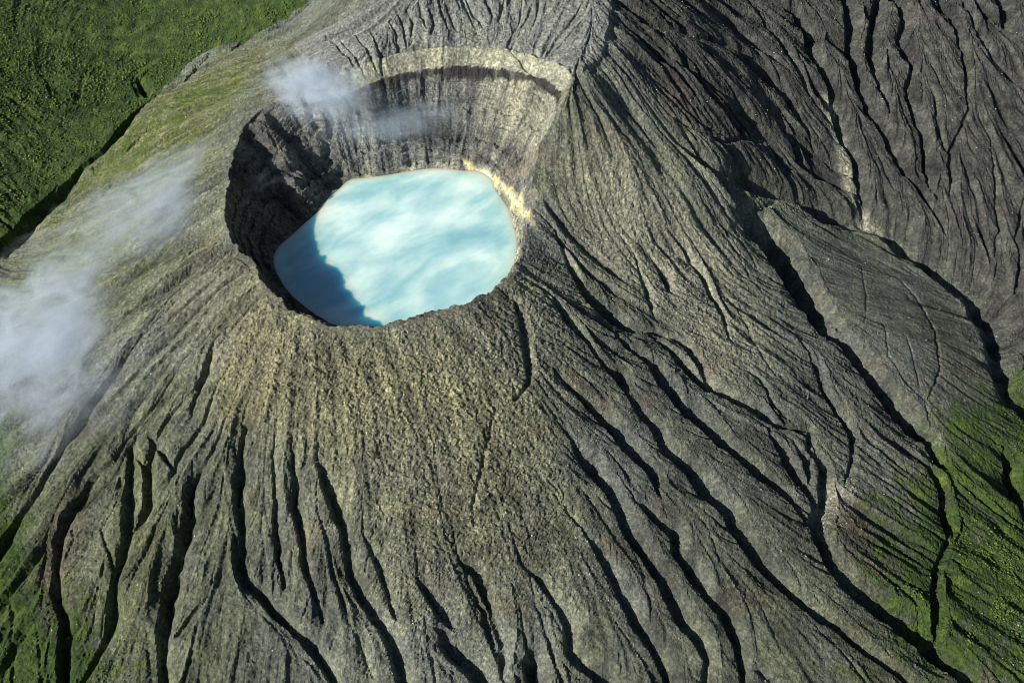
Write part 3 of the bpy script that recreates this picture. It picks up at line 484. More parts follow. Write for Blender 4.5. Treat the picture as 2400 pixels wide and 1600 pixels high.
amp_mid = (2.0 + 0.7 * Z_DARK + 0.2 * Z_TERR) * (1 - 0.7 * Z_SMOOTH) * (1 - 0.6 * Z_GRAIN) * (1 - 0.5 * Z_GREENFAR)
Z_FAN = zone('fans', 16, 4, 26); Z_FANL = zone('fans_left', 16, 4, 26)
sul_m = np.maximum(Z_SULPH[0], Z_SULPH[1])
amp_big *= (1 - 0.35 * Z_FAN) * (1 - 0.3 * Z_BRIGHT)
amp_mid *= (1 - 0.6 * Z_FAN) * (1 - 0.35 * Z_BRIGHT) * (1 - 0.4 * Z_GRAIN)
amp_fine = (1 - 0.45 * Z_BRIGHT) * (1 - 0.6 * Z_FAN) * (1 - 0.35 * Z_FANL) * (1.15 + 0.25 * Z_DARK + 0.1 * Z_TERR) * (1 - 0.7 * Z_GREENFAR) * (1 - 0.5 * Z_SMOOTH) * (1 - 0.65 * Z_GRAIN)
amp_lump = 0.26 + 0.45 * Z_BRIGHT + 0.80 * Z_GRAIN + 0.35 * Z_GREEN + 0.2 * Z_TERR - 0.15 * Z_SMOOTH
amp_grit = 0.24 + 0.20 * Z_GRAIN - 0.10 * Z_SMOOTH - 0.06 * Z_FAN
out_mask = np.where(inside, wallness * 0.8, sstep(0, 14, RR - R_) * 0.85 + 0.15)
ridge_big = 0.9 - 1.25 * np.abs(s_big)
ridge_mid = 0.9 - 1.25 * np.abs(s_mid)
relief = (s_big * 0.45 + ridge_big * 0.75) * amp_big + ridge_mid * (0.5 + 0.5 * Z_FANL) * amp_mid * 0.6 - rill_mid * amp_mid - rill_fine * amp_fine + lump * amp_lump + grit * amp_grit + lump2 * 0.8 * (1 - Z_SMOOTH) + fbm(X, Y, 13, 3, 47) * 1.0 * Z_GREENFAR
# ribs and ledges on the inner crater wall
ribs = vnoise(TH * 17 + WOB[0], T * 2.2, 61) * 2.6 + vnoise(TH * 47 + WOB[1], T * 3, 62) * 1.3
zl = macro + 5 * WOB[0] + 1.5 * WOB[2]
ledges = 2.2 * np.sin(zl * 2 * np.pi / 10.0) * sstep(-.3, .5, fbm(X, Y, 40, 2, 66)) + 0.8 * np.sin(zl * 2 * np.pi / 4.1)
wall_relief = (ribs * (1 - 0.6 * Z_BLUE) + ledges) * wallness * sstep(1.0, 0.9, T)
hgt = macro - carve + (relief * out_mask * (1 - 0.75 * Z_BANDM) + np.where(inside, wall_relief, 0)) * edge_fade * (1 - 0.9 * sul_m)
hgt = np.where(inside & (T > 0), np.maximum(hgt, 0.15 + 5.0 * T), hgt).astype(np.float64)

# ------------------------------------------------------------------ coarse skirt out to the far country
def graded(a, b, first, grow, end):
    lo = [a]; s = first
    while lo[-1] > -end: lo.append(lo[-1] - s); s *= grow
    hi = [b]; s = first
    while hi[-1] < end: hi.append(hi[-1] + s); s *= grow
    return np.array(lo[:0:-1]), np.array(hi[1:])
PICK = np.array([i for i in range(NY) if ys[i] < 1000 or i % 2 == 0])
xl, xh = graded(xs[0], xs[-1], 6, 1.25, 6000); yl, yh = graded(ys[0], ys[-1], 6, 1.25, 6000)
ax_x = np.r_[xl, xs, xh]; ax_y = np.r_[yl, ys[PICK], yh]
ox, oy = len(xl), len(yl); NP = len(PICK)
GX, GY = np.meshgrid(ax_x, ax_y)
GZ = np.zeros(GX.shape)
strips = np.ones(GX.shape, bool); strips[oy:oy + NP, ox:ox + NX] = False
sx, sy = GX[strips], GY[strips]
cx = np.clip(sx, X0 - 120, X1 + 120); cy = np.clip(sy, Y0 - 120, Y1 + 120)
dist = np.hypot(sx - cx, sy - cy)
fz = outer(cx, cy); GZ[strips] = fz + (-150 - fz) * sstep(0, 900, dist)
GZ[oy:oy + NP, ox:ox + NX] = hgt[PICK]
def spread(a, fill=0.0):
    out = np.full(GX.shape, fill, np.float32)
    a = np.asarray(a)[PICK]
    out[oy:oy + NP, ox:ox + NX] = a
    i = np.clip(np.arange(GX.shape[0]) - oy, 0, NP - 1); j = np.clip(np.arange(GX.shape[1]) - ox, 0, NX - 1)
    return np.where(strips, np.asarray(a)[np.ix_(i, j)], out).astype(np.float32)

# ------------------------------------------------------------------ materials
def new_mat(name):
    m = bpy.data.materials.new(name); m.use_nodes = True
    nt = m.node_tree
    return m, nt, nt.nodes, nt.links
def node(nt, kind, **kw):
    n = nt.nodes.new(kind)
    for k, v in kw.items():
        if k.startswith('i_'): n.inputs[k[2:].replace('_', ' ')].default_value = v
        else: setattr(n, k, v)
    return n
def mixc(nt, fac, a, b, blend='MIX'):
    n = nt.nodes.new('ShaderNodeMix'); n.data_type = 'RGBA'; n.blend_type = blend
    for s, v in ((0, fac), (6, a), (7, b)):
        if hasattr(v, 'links') or isinstance(v, bpy.types.NodeSocket): nt.links.new(v, n.inputs[s])
        elif s == 0: n.inputs[0].default_value = v
        else: n.inputs[s].default_value = (*v, 1)
    return n.outputs[2]
def maths(nt, op, a, b=0.0, c=None, clamp=False):
    n = nt.nodes.new('ShaderNodeMath'); n.operation = op; n.use_clamp = clamp
    for i, v in enumerate((a, b) if c is None else (a, b, c)):
        if isinstance(v, bpy.types.NodeSocket): nt.links.new(v, n.inputs[i])
        else: n.inputs[i].default_value = v
    return n.outputs[0]
def ramp(nt, fac, stops):
    n = nt.nodes.new('ShaderNodeValToRGB')
    while len(n.color_ramp.elements) < len(stops): n.color_ramp.elements.new(0.5)
    for e, (p, c) in zip(n.color_ramp.elements, stops):
        e.position = p; e.color = (*c, 1) if len(c) == 3 else c
    nt.links.new(fac, n.inputs[0])
    return n.outputs[0]
def tex_noise(nt, co, scale, detail=4, rough=0.6):
    n = node(nt, 'ShaderNodeTexNoise'); n.inputs['Scale'].default_value = scale
    n.inputs['Detail'].default_value = detail; n.inputs['Roughness'].default_value = rough
    nt.links.new(co, n.inputs['Vector'])
    return n.outputs[0]

def terrain_material():
    m, nt, N, Lk = new_mat('volcanic_ground')
    bsdf = N['Principled BSDF']
    bsdf.inputs['Roughness'].default_value = 0.95
    bsdf.inputs['Specular IOR Level'].default_value = 0.15
    co = node(nt, 'ShaderNodeNewGeometry').outputs['Position']
    def attr(name):
        a = node(nt, 'ShaderNodeAttribute', attribute_name=name)
        s = node(nt, 'ShaderNodeSeparateColor'); Lk.new(a.outputs['Color'], s.inputs[0])
        return s.outputs[0], s.outputs[1], s.outputs[2]
    green, dark, pale = attr('zone_a')
    sulph, gold, wall = attr('zone_b')
    streak, brown, lip_shade = attr('zone_c')
    big = tex_noise(nt, co, 0.012, 3)
    med = tex_noise(nt, co, 0.07, 4)
    fine = tex_noise(nt, co, 0.32, 4, 0.7)
    moss, rust_and_shade, blue = attr('zone_d')
    grain, greenfar, smooth = attr('zone_e')
    ash = ramp(nt, med, [(0.28, (0.064, 0.071, 0.058)), (0.5, (0.112, 0.121, 0.089)), (0.72, (0.180, 0.190, 0.130))])
    ash = mixc(nt, ramp(nt, big, [(0.38, (0, 0, 0)), (0.62, (0.9, 0.9, 0.9))]), ash, ramp(nt, fine, [(0.3, (0.085, 0.096, 0.090)), (0.7, (0.150, 0.162, 0.146))]))
    patch = tex_noise(nt, co, 0.022, 5, 0.65)
    ash = mixc(nt, ramp(nt, patch, [(0.56, (0, 0, 0)), (0.68, (0.55, 0.55, 0.55))]), ash, (0.130, 0.105, 0.075))
    ash = mixc(nt, maths(nt, 'MULTIPLY', gold, 0.7), ash, ramp(nt, med, [(0.3, (0.170, 0.158, 0.088)), (0.7, (0.310, 0.290, 0.165))]))
    ash = mixc(nt, maths(nt, 'MULTIPLY', moss, ramp(nt, patch, [(0.35, (0.35, 0.35, 0.35)), (0.6, (1, 1, 1))])), ash, ramp(nt, fine, [(0.3, (0.055, 0.070, 0.022)), (0.7, (0.135, 0.150, 0.050))]))
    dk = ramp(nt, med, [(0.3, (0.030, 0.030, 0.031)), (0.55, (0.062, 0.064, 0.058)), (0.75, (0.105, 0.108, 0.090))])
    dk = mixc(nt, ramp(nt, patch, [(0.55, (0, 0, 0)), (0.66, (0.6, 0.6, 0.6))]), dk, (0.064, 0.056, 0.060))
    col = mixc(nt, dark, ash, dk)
    wl = ramp(nt, med, [(0.3, (0.060, 0.062, 0.066)), (0.5, (0.115, 0.118, 0.112)), (0.72, (0.215, 0.212, 0.175))])
    stm = node(nt, 'ShaderNodeMapping'); stm.inputs['Scale'].default_value = (0.012, 0.012, 0.30); Lk.new(co, stm.inputs[0])
    strata = tex_noise(nt, stm.outputs[0], 1.0, 4, 0.7)
    col = mixc(nt, wall, col, wl)
    col = mixc(nt, blue, col, ramp(nt, fine, [(0.3, (0.105, 0.112, 0.118)), (0.7, (0.215, 0.222, 0.220))]))
    col = mixc(nt, pale, col, ramp(nt, fine, [(0.3, (0.20, 0.20, 0.155)), (0.7, (0.36, 0.355, 0.27))]))
    col = mixc(nt, maths(nt, 'MULTIPLY', rust_and_shade, ramp(nt, fine, [(0.4, (0.2, 0.2, 0.2)), (0.6, (1, 1, 1))])), col, (0.17, 0.085, 0.040))
    col = mixc(nt, maths(nt, 'MULTIPLY', wall, 0.8), col, ramp(nt, strata, [(0.34, (0.45, 0.44, 0.46)), (0.45, (0.85, 0.85, 0.86)), (0.50, (1.25, 1.23, 1.15)), (0.56, (0.75, 0.75, 0.77)), (0.66, (1.5, 1.46, 1.3))]), 'MULTIPLY')
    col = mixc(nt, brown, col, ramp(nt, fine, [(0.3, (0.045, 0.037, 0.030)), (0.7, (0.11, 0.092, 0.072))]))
    # dusting of finer, paler ash in streaks down the fall line
    col = mixc(nt, 1.0, col, ramp(nt, streak, [(0.12, (0.55, 0.54, 0.56)), (0.5, (1, 1, 1)), (0.85, (1.5, 1.48, 1.36))]), 'MULTIPLY')
    col = mixc(nt, 1.0, col, ramp(nt, fine, [(0.3, (0.6, 0.6, 0.6)), (0.5, (1, 1, 1)), (0.68, (1.7, 1.66, 1.5))]), 'MULTIPLY')
    speck = node(nt, 'ShaderNodeTexVoronoi'); speck.inputs['Scale'].default_value = 0.42; Lk.new(co, speck.inputs['Vector'])
    col = mixc(nt, maths(nt, 'MULTIPLY_ADD', grain, 0.75, 0.25), col, ramp(nt, speck.outputs['Distance'], [(0.12, (1.6, 1.58, 1.5)), (0.4, (1.0, 1.0, 1.0)), (0.8, (0.62, 0.62, 0.64))]), 'MULTIPLY')
    col = mixc(nt, lip_shade, col, (0.03, 0.028, 0.03))  # near-black line painted in for the shadow under the far lip
    gmix = tex_noise(nt, co, 0.05, 5, 0.7)
    grass = ramp(nt, gmix, [(0.3, (0.020, 0.034, 0.013)), (0.48, (0.042, 0.072, 0.020)), (0.6, (0.075, 0.112, 0.026)), (0.74, (0.135, 0.155, 0.040))])
    grass = mixc(nt, 1.0, grass, ramp(nt, fine, [(0.3, (0.5, 0.5, 0.5)), (0.6, (1, 1, 1)), (0.75, (1.7, 1.6, 1.3))]), 'MULTIPLY')
    gcut = maths(nt, 'ADD', green, maths(nt, 'MULTIPLY', maths(nt, 'SUBTRACT', gmix, 0.5), 1.4), clamp=True)
    gcut = ramp(nt, gcut, [(0.3, (0, 0, 0)), (0.6, (1, 1, 1))])
    gcut = maths(nt, 'MULTIPLY', gcut, ramp(nt, green, [(0.02, (0, 0, 0)), (0.15, (1, 1, 1))]))
    col = mixc(nt, gcut, col, grass)
    scol = ramp(nt, tex_noise(nt, co, 0.16, 4, 0.6), [(0.32, (0.30, 0.24, 0.15)), (0.42, (0.66, 0.58, 0.40)), (0.48, (0.80, 0.76, 0.60)), (0.54, (0.80, 0.66, 0.22)), (0.60, (0.80, 0.52, 0.05)), (0.68, (0.60, 0.30, 0.06))])
    col = mixc(nt, sulph, col, scol)
    Lk.new(col, bsdf.inputs['Base Color'])
    bh = maths(nt, 'ADD', tex_noise(nt, co, 0.45, 5, 0.75), maths(nt, 'MULTIPLY', tex_noise(nt, co, 0.16, 2, 0.6), 1.2))
    bump = node(nt, 'ShaderNodeBump'); bump.inputs['Strength'].default_value = 1.0; bump.inputs['Distance'].default_value = 2.4
    Lk.new(bh, bump.inputs['Height']); Lk.new(bump.outputs[0], bsdf.inputs['Normal'])
    return m
GROUND = terrain_material()

def water_material():
    m, nt, N, Lk = new_mat('milky_lake_water')
    bsdf = N['Principled BSDF']
    co = node(nt, 'ShaderNodeNewGeometry').outputs['Position']
    vr = node(nt, 'ShaderNodeVectorRotate', rotation_type='Z_AXIS'); vr.inputs['Angle'].default_value = math.radians(-42); Lk.new(co, vr.inputs['Vector'])
    mp = node(nt, 'ShaderNodeMapping'); mp.inputs['Scale'].default_value = (0.011, 0.021, 1)
    Lk.new(vr.outputs[0], mp.inputs[0])
    n1 = tex_noise(nt, mp.outputs[0], 1.15, 8, 0.58); n1.node.inputs['Distortion'].default_value = 0.25
    n2 = tex_noise(nt, co, 0.012, 3, 0.5)
    f = maths(nt, 'ADD', maths(nt, 'MULTIPLY', n1, 0.7), maths(nt, 'MULTIPLY', n2, 0.3))
    col = ramp(nt, f, [(0.36, (0.22, 0.43, 0.47)), (0.45, (0.32, 0.53, 0.55)), (0.52, (0.45, 0.63, 0.62)), (0.59, (0.58, 0.73, 0.70)), (0.68, (0.70, 0.80, 0.77))])
    sh = node(nt, 'ShaderNodeAttribute', attribute_name='shore')
    edge = maths(nt, 'ADD', sh.outputs['Fac'], maths(nt, 'MULTIPLY', maths(nt, 'SUBTRACT', tex_noise(nt, co, 0.06, 5, 0.65), 0.5), 0.30))
    col = mixc(nt, ramp(nt, edge, [(0.82, (0, 0, 0)), (0.97, (0.75, 0.75, 0.75))]), col, (0.46, 0.68, 0.64))
    Lk.new(col, bsdf.inputs['Base Color'])
    bsdf.inputs['Roughness'].default_value = 0.35
    bsdf.inputs['Subsurface Weight'].default_value = 1.0
    bsdf.inputs['Subsurface Radius'].default_value = (0.10, 0.60, 1.0)
    bsdf.inputs['Subsurface Scale'].default_value = 50.0
    bsdf.inputs['Specular IOR Level'].default_value = 0.3
    bump = node(nt, 'ShaderNodeBump'); bump.inputs['Strength'].default_value = 0.15; bump.inputs['Distance'].default_value = 0.3
    Lk.new(tex_noise(nt, co, 0.5, 3), bump.inputs['Height']); Lk.new(bump.outputs[0], bsdf.inputs['Normal'])
    return m
WATER = water_material()

# ------------------------------------------------------------------ terrain objects cut from the one surface
lip_shade = np.where(inside, sstep(0.91, 0.93, T + 0.02 * WOB[2]), 0) * sector(TH, 0.60, 2.15, 0.06) * (0.9 + 0.25 * np.clip(WOB[3], -1, 1))  # mask of the painted shadow line below the far crater lip
sul = np.maximum(Z_SULPH[0], Z_SULPH[1])
def st01(a): return np.clip(0.5 + 0.22 * a, 0, 1)
streak_val = st01(0.6 * s_mid + 0.5 * s_fine)
sunlit_wall = np.where(inside, sector(TH, 0.45, 1.15, 0.12) * sstep(0.35, 0.6, T) * 0.55, 0)  # sun-facing right part of the far wall, its brightness put into the colour
shore_band = np.where(inside, sstep(0.16, 0.02, T) * sstep(-.2, .6, WOB[2] + WOB[0]) * 0.6 + sector(TH, -0.9, 0.35, 0.15) * sstep(0.75, 0.3, T + 0.25 * WOB[2]) * 0.75, 0)
pale_val = np.clip(shore_band + Z_BANDM * np.clip(0.75 + 0.6 * WOB[0] + 0.35 * WOB[2], 0.2, 1) + 0.12 * Z_TERR + 0.9 * Z_BED + 0.5 * Z_BRIGHT + sunlit_wall, 0, 1)
gold_val = np.clip(0.3 * Z_GRAIN + 0.25 * Z_BRIGHT + 0.9 * Z_GOLD + 0.7 * Z_OLIVE + 1.2 * Z_OCHRE, 0, 1)
shaded_wall = np.where(inside, left * (1 - sstep(2.35, 2.6, TH) * (1 - sstep(2.6, 2.9, TH))), 0)  # left wall's shade put into its colour, a dark reddish brown
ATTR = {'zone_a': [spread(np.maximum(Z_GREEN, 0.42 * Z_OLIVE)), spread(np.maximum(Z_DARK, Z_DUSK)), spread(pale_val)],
        'zone_b': [spread(sul), spread(gold_val), spread(wallness)],
        'zone_d': [spread(np.clip(Z_MOSS, 0, 1)), spread(np.maximum(Z_RUST, 0.5 * shaded_wall)), spread(np.maximum(Z_BLUE, 0.75 * Z_TERR * (1 - Z_BANDM)))],
        'zone_e': [spread(Z_GRAIN), spread(Z_GREENFAR), spread(Z_SMOOTH)],
        'zone_c': [spread(streak_val, .5), spread(np.maximum(Z_BROWN, 0.8 * shaded_wall)), spread(np.clip(lip_shade, 0, 1))]}
GID = np.full(GX.shape, -1, np.int32); GID[oy:oy + NP, ox:ox + NX] = gid[PICK]
ins_full = np.zeros(GX.shape, bool); ins_full[oy:oy + NP, ox:ox + NX] = inside[PICK]
region = np.zeros(GX.shape, np.int32)
region[ins_full] = 1
region[spread(Z_TERR) > 0.5] = 2; region[(spread(Z_BANDM) > 0.4) & ~ins_full] = 2
region[spread(Z_GREENFAR) > 0.5] = 3
region[spread(Z_DARK) > 0.5] = 4
region[ins_full] = 1
rows, cols = GX.shape
vid = np.arange(rows * cols).reshape(rows, cols)
quads = np.stack([vid[:-1, :-1], vid[:-1, 1:], vid[1:, 1:], vid[1:, :-1]], -1).reshape(-1, 4)
q_reg = region[:-1, :-1].ravel(); q_gul = GID[:-1, :-1].ravel()
SULF = np.zeros(GX.shape, np.int32)
for k in (0, 1): SULF[spread(Z_SULPH[k]) > 0.5] = k + 1
q_sul = SULF[:-1, :-1].ravel()
FLAT = np.stack([GX.ravel(), GY.ravel(), GZ.ravel()], -1).astype(np.float32)
AFL = {k: np.stack([v[0].ravel(), v[1].ravel(), v[2].ravel(), np.ones(rows * cols, np.float32)], -1).astype(np.float32) for k, v in ATTR.items()}
def surface_piece(name, sel, parent=None, mat=GROUND):
    q = quads[sel]
    used, inv = np.unique(q, return_inverse=True)
    me = bpy.data.meshes.new(name)
    me.vertices.add(len(used)); me.vertices.foreach_set('co', FLAT[used].ravel())
    me.loops.add(q.size); me.loops.foreach_set('vertex_index', inv.ravel().astype(np.int32))
    me.polygons.add(len(q)); me.polygons.foreach_set('loop_start', np.arange(0, q.size, 4, dtype=np.int32))
    me.polygons.foreach_set('use_smooth', np.zeros(len(q), bool))
    me.update(calc_edges=True)
    for an, av in AFL.items():
        a = me.attributes.new(an, 'FLOAT_COLOR', 'POINT'); a.data.foreach_set('color', av[used].ravel())
    me.materials.append(mat)
    o = bpy.data.objects.new(name, me); scene.collection.objects.link(o)
    if parent: o.parent = parent
    return o
SETTING = [('volcano_slope', 'grey-olive ash slope of the volcano, cut by radiating gullies below the crater', 'slope'),
           ('crater_wall', 'steep rocky inner wall of the crater around the turquoise lake', 'crater wall'),
           ('summit_terrace', 'pale wrinkled terrace of ash above the far crater rim', 'terrace'),
           ('green_hillside', 'green scrub-covered hillside beyond the ravine at the upper left', 'hillside'),
           ('dark_hillside', 'dark gullied rock hillside beyond the long ravine at the upper right', 'hillside')]
bodies = []
for r, (nm, lab, cat) in enumerate(SETTING):
    keep = (q_reg == r) & (q_sul == 0) if r == 1 else (q_reg == r) & (q_gul < 0) & ((q_sul == 0) | (q_reg != 1))
    o = surface_piece(nm, keep); o['kind'] = 'structure'; o['label'] = lab; o['category'] = cat
    bodies.append(o)
for k in range(len(GULLIES)):
    mine = (q_gul == k) & (q_reg != 1)
    regs = np.unique(q_reg[mine])
    for r in regs:
        s = mine & (q_reg == r)
        if s.sum() < 3 and len(regs) == 1: pass
        surface_piece('gully', s, bodies[r])
for k in (1, 2):
    s = (q_sul == k) & (q_reg == 1)
    if s.sum():
        o = surface_piece('sulphur_deposit', s, bodies[1])
        o['label'] = ['yellow and white sulphur crust at the far corner of the lake', 'white and ochre sulphur crust along the right shore'][k - 1]

# ------------------------------------------------------------------ lake
def make_lake():
    th = np.linspace(0, 2 * np.pi, 256, endpoint=False)
    shore = ring(((th + np.pi) % (2 * np.pi)) - np.pi, TAB, LAKE_R) + 9
    shore = np.minimum(shore, ring(((th + np.pi) % (2 * np.pi)) - np.pi, TAB, RIM_R) - 1.0)
    v = [(CENTRE[0], CENTRE[1], 0)]; f = []
    K = 12
    for k in range(1, K + 1):
        for t, s in zip(th, shore): v.append((CENTRE[0] + math.cos(t) * s * k / K, CENTRE[1] + math.sin(t) * s * k / K, 0))
    n = len(th)
    for i in range(n):
        f.append((0, 1 + i, 1 + (i + 1) % n))
        for k in range(K - 1):
            a = 1 + k * n; b = a + n
            f.append((a + i, b + i, b + (i + 1) % n, a + (i + 1) % n))
    base = len(v); prev = 1 + (K - 1) * n
    for k in range(1, 7):            # the body of water below: a bowl
        s_ = math.cos(k / 7 * math.pi / 2)
        for t, s in zip(th, shore): v.append((CENTRE[0] + math.cos(t) * s * s_, CENTRE[1] + math.sin(t) * s * s_, -70 * math.sin(k / 7 * math.pi / 2)))
    v.append((CENTRE[0], CENTRE[1], -70)); bot = len(v) - 1
    for k in range(6):
        a = prev if k == 0 else base + (k - 1) * n; b = base + k * n
        for i in range(n): f.append((a + i, b + i, b + (i + 1) % n, a + (i + 1) % n))
    for i in range(n): f.append((base + 5 * n + i, bot, base + 5 * n + (i + 1) % n))
    me = bpy.data.meshes.new('lake'); me.from_pydata(v, [], f); me.update()
    me.materials.append(WATER)
    sa_ = me.attributes.new('shore', 'FLOAT', 'POINT')
    sa_.data.foreach_set('value', np.r_[0, np.repeat(np.arange(1, K + 1) / K, n), np.ones(len(v) - 1 - K * n)].astype(np.float32))
    o = bpy.data.objects.new('lake', me); scene.collection.objects.link(o)
    o['kind'] = 'structure'; o['label'] = 'milky turquoise crater lake, its near-left side in blue shadow'; o['category'] = 'lake'
make_lake()
# ------------------------------------------------------------------ scrub, boulders
def ground_z(x, y):
    j = np.clip((x - X0) / DX, 0, NX - 1.001); i = np.clip((y - Y0) / DX, 0, NY - 1.001)
    i0 = i.astype(int); j0 = j.astype(int); fi = i - i0; fj = j - j0
    return (hgt[i0, j0] * (1 - fi) * (1 - fj) + hgt[i0 + 1, j0] * fi * (1 - fj) + hgt[i0, j0 + 1] * (1 - fi) * fj + hgt[i0 + 1, j0 + 1] * fi * fj)
def ico():
    t = (1 + 5 ** .5) / 2
    v = np.array([(-1, t, 0), (1, t, 0), (-1, -t, 0), (1, -t, 0), (0, -1, t), (0, 1, t), (0, -1, -t), (0, 1, -t), (t, 0, -1), (t, 0, 1), (-t, 0, -1), (-t, 0, 1)], float)
    v /= np.linalg.norm(v[0])
    f = np.array([(0, 11, 5), (0, 5, 1), (0, 1, 7), (0, 7, 10), (0, 10, 11), (1, 5, 9), (5, 11, 4), (11, 10, 2), (10, 7, 6), (7, 1, 8), (3, 9, 4), (3, 4, 2), (3, 2, 6), (3, 6, 8), (3, 8, 9), (4, 9, 5), (2, 4, 11), (6, 2, 10), (8, 6, 7), (9, 8, 1)])
    return v, f
IV, IF = ico()
def scatter(name, mask, n, size, flat, mat, label, cat, seed, jag=0.35, power=1.0, sink=0.15):
    r = np.random.default_rng(seed)
    idx = r.choice(mask.size, size=n, p=(mask.ravel() ** power / (mask ** power).sum()))
    i, j = np.divmod(idx, NX)
    x = xs[j] + r.uniform(-.7, .7, n) * DX; y = ys[i] + r.uniform(-.7, .7, n) * DX
    z = ground_z(x, y)
    s = size[0] + (size[1] - size[0]) * r.random(n) ** 2.2
    rad = 1 + jag * r.standard_normal((n, 12)).clip(-1.5, 1.5)
    V = IV[None] * rad[..., None]
    a = r.uniform(0, 2 * np.pi, n); ca, sa = np.cos(a), np.sin(a)
    vx_ = V[..., 0] * ca[:, None] - V[..., 1] * sa[:, None]; vy_ = V[..., 0] * sa[:, None] + V[..., 1] * ca[:, None]
    P = np.stack([x[:, None] + vx_ * s[:, None], y[:, None] + vy_ * s[:, None], z[:, None] + (V[..., 2] * flat + flat - sink) * s[:, None] * .8], -1).reshape(-1, 3).astype(np.float32)
    Q = (IF[None] + (np.arange(n) * 12)[:, None, None]).reshape(-1).astype(np.int32)
    me = bpy.data.meshes.new(name)
    me.vertices.add(len(P)); me.vertices.foreach_set('co', P.ravel())
    me.loops.add(len(Q)); me.loops.foreach_set('vertex_index', Q)
    me.polygons.add(len(Q) // 3); me.polygons.foreach_set('loop_start', np.arange(0, len(Q), 3, dtype=np.int32))
    me.update(calc_edges=True)
    t = np.repeat(r.random(n).astype(np.float32), 12)
    a_ = me.attributes.new('tint', 'FLOAT', 'POINT'); a_.data.foreach_set('value', t)
    me.materials.append(mat)
    o = bpy.data.objects.new(name, me); scene.collection.objects.link(o)
    o['kind'] = 'stuff'; o['label'] = label; o['category'] = cat
    return o
def tinted(name, stops, rough=0.8):
    m, nt, N, Lk = new_mat(name)
    a = node(nt, 'ShaderNodeAttribute', attribute_name='tint')
    co = node(nt, 'ShaderNodeNewGeometry').outputs['Position']
    f = maths(nt, 'ADD', maths(nt, 'MULTIPLY', a.outputs['Fac'], 0.7), maths(nt, 'MULTIPLY', tex_noise(nt, co, 0.03, 3), 0.3))
    c = ramp(nt, f, stops)
    c = mixc(nt, 1.0, c, ramp(nt, tex_noise(nt, co, 1.2, 3), [(0.3, (0.6, 0.6, 0.6)), (0.7, (1.3, 1.3, 1.2))]), 'MULTIPLY')
    b = N['Principled BSDF']; b.inputs['Roughness'].default_value = rough; b.inputs['Specular IOR Level'].default_value = 0.15
    Lk.new(c, b.inputs['Base Color'])
    return m
SCRUB = tinted('scrub_leaves', [(0.12, (0.020, 0.040, 0.010)), (0.45, (0.045, 0.085, 0.018)), (0.7, (0.085, 0.125, 0.025)), (0.9, (0.15, 0.17, 0.04))])
STONE = tinted('pale_stone', [(0.2, (0.12, 0.115, 0.10)), (0.6, (0.25, 0.24, 0.21)), (0.85, (0.45, 0.43, 0.38))])
clump = sstep(-0.2, 0.6, fbm(X, Y, 45, 3, 77)) * 0.9 + 0.1
dry = (carve < 1.0)
gf = Z_GREENFAR * dry * clump
scatter('hillside_scrub', gf, 13000, (0.5, 2.0), 0.7, SCRUB, 'low green scrub scattered over the hillside at the upper left', 'scrub', 21)
wx = np.where(X < 0, 1.0, 0.0)
scatter('foot_scrub', np.clip(Z_GREEN - Z_GREENFAR, 0, 1) * wx * dry * clump, 4000, (0.35, 1.1), 0.6, SCRUB, 'low green scrub at the foot of the slope, lower left corner', 'scrub', 22, power=1.6)
scatter('flank_scrub', np.clip(Z_GREEN - Z_GREENFAR, 0, 1) * (1 - wx) * dry * clump ** 2, 5500, (0.4, 1.4), 0.6, SCRUB, 'bright green scrub on the lower right flank beside the ravine', 'scrub', 23, power=2)
stones = (0.02 + 1.5 * Z_BED + 0.06 * Z_DARK + 0.10 * (gid >= 0) * Z_DARK + 0.05 * Z_GRAIN) * (~inside) * (1 - Z_GREENFAR) * edge_fade
scatter('boulders', stones, 5000, (0.3, 1.0), 0.7, STONE, 'loose pale boulders strewn over the ash slopes and stream beds', 'boulders', 24)

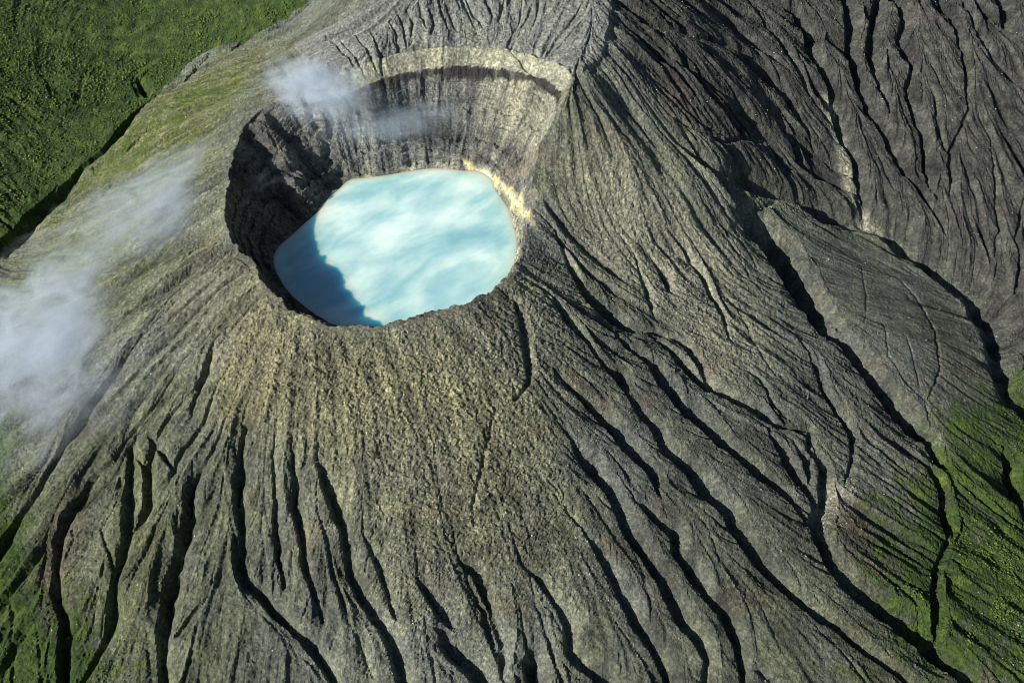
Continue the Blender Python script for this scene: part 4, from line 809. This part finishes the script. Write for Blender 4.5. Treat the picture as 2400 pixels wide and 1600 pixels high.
# ------------------------------------------------------------------ steam
def steam_material(name, dens, scale, thr, seed, stretch):
    m, nt, N, Lk = new_mat(name)
    N.remove(N['Principled BSDF'])
    tc = node(nt, 'ShaderNodeTexCoord')
    ln = node(nt, 'ShaderNodeVectorMath', operation='LENGTH'); Lk.new(tc.outputs['Object'], ln.inputs[0])
    fall = maths(nt, 'SUBTRACT', 1.0, ln.outputs['Value'], clamp=True)
    mp = node(nt, 'ShaderNodeMapping'); mp.inputs['Location'].default_value = (seed, seed * .7, seed * 1.3); mp.inputs['Scale'].default_value = stretch
    Lk.new(tc.outputs['Object'], mp.inputs[0])
    nz = node(nt, 'ShaderNodeTexNoise'); nz.inputs['Scale'].default_value = scale; nz.inputs['Detail'].default_value = 7; nz.inputs['Roughness'].default_value = 0.72; nz.inputs['Distortion'].default_value = 1.2
    Lk.new(mp.outputs[0], nz.inputs['Vector'])
    v = maths(nt, 'ADD', maths(nt, 'MULTIPLY', maths(nt, 'SUBTRACT', nz.outputs[0], thr), 4.0), maths(nt, 'MULTIPLY', fall, 1.7))
    v = maths(nt, 'MULTIPLY', maths(nt, 'MAXIMUM', maths(nt, 'SUBTRACT', v, 0.35), 0.0), maths(nt, 'MINIMUM', maths(nt, 'MULTIPLY', fall, 2.0), 1.0))
    d = maths(nt, 'MULTIPLY', v, dens)
    pv = node(nt, 'ShaderNodeVolumePrincipled'); pv.inputs['Color'].default_value = (0.82, 0.90, 1.0, 1); pv.inputs['Anisotropy'].default_value = 0.1
    Lk.new(d, pv.inputs['Density'])
    Lk.new(pv.outputs[0], N['Material Output'].inputs['Volume'])
    return m
def plume(loc, dims, rot, dens, scale, thr, seed, label, stretch=(1, 1, 0.3)):
    r = np.random.default_rng(seed)
    n, k = 28, 16; v = [(0, 0, -1)]; f = []
    for i in range(1, k):
        p = -math.pi / 2 + math.pi * i / k
        for j in range(n):
            t = 2 * math.pi * j / n
            q = 1 - 0.08 * (0.5 + 0.5 * math.sin(3 * t + seed) * math.cos(2 * p + seed))
            v.append((math.cos(p) * math.cos(t) * q, math.cos(p) * math.sin(t) * q, math.sin(p) * q))
    v.append((0, 0, 1)); top = len(v) - 1
    for j in range(n):
        f.append((0, 1 + (j + 1) % n, 1 + j))
        for i in range(k - 2):
            a = 1 + i * n; b = a + n
            f.append((a + j, a + (j + 1) % n, b + (j + 1) % n, b + j))
        f.append((top, 1 + (k - 2) * n + j, 1 + (k - 2) * n + (j + 1) % n))
    me = bpy.data.meshes.new('steam_plume'); me.from_pydata(v, [], f); me.update()
    me.materials.append(steam_material('steam', dens, scale, thr, seed, stretch))
    o = bpy.data.objects.new('steam_plume', me); scene.collection.objects.link(o)
    o.location = loc; o.scale = dims; o.rotation_euler = rot
    o['label'] = label; o['category'] = 'steam'; o['group'] = 'steam drifting from the crater'
for args in STEAM:
    plume(*args)
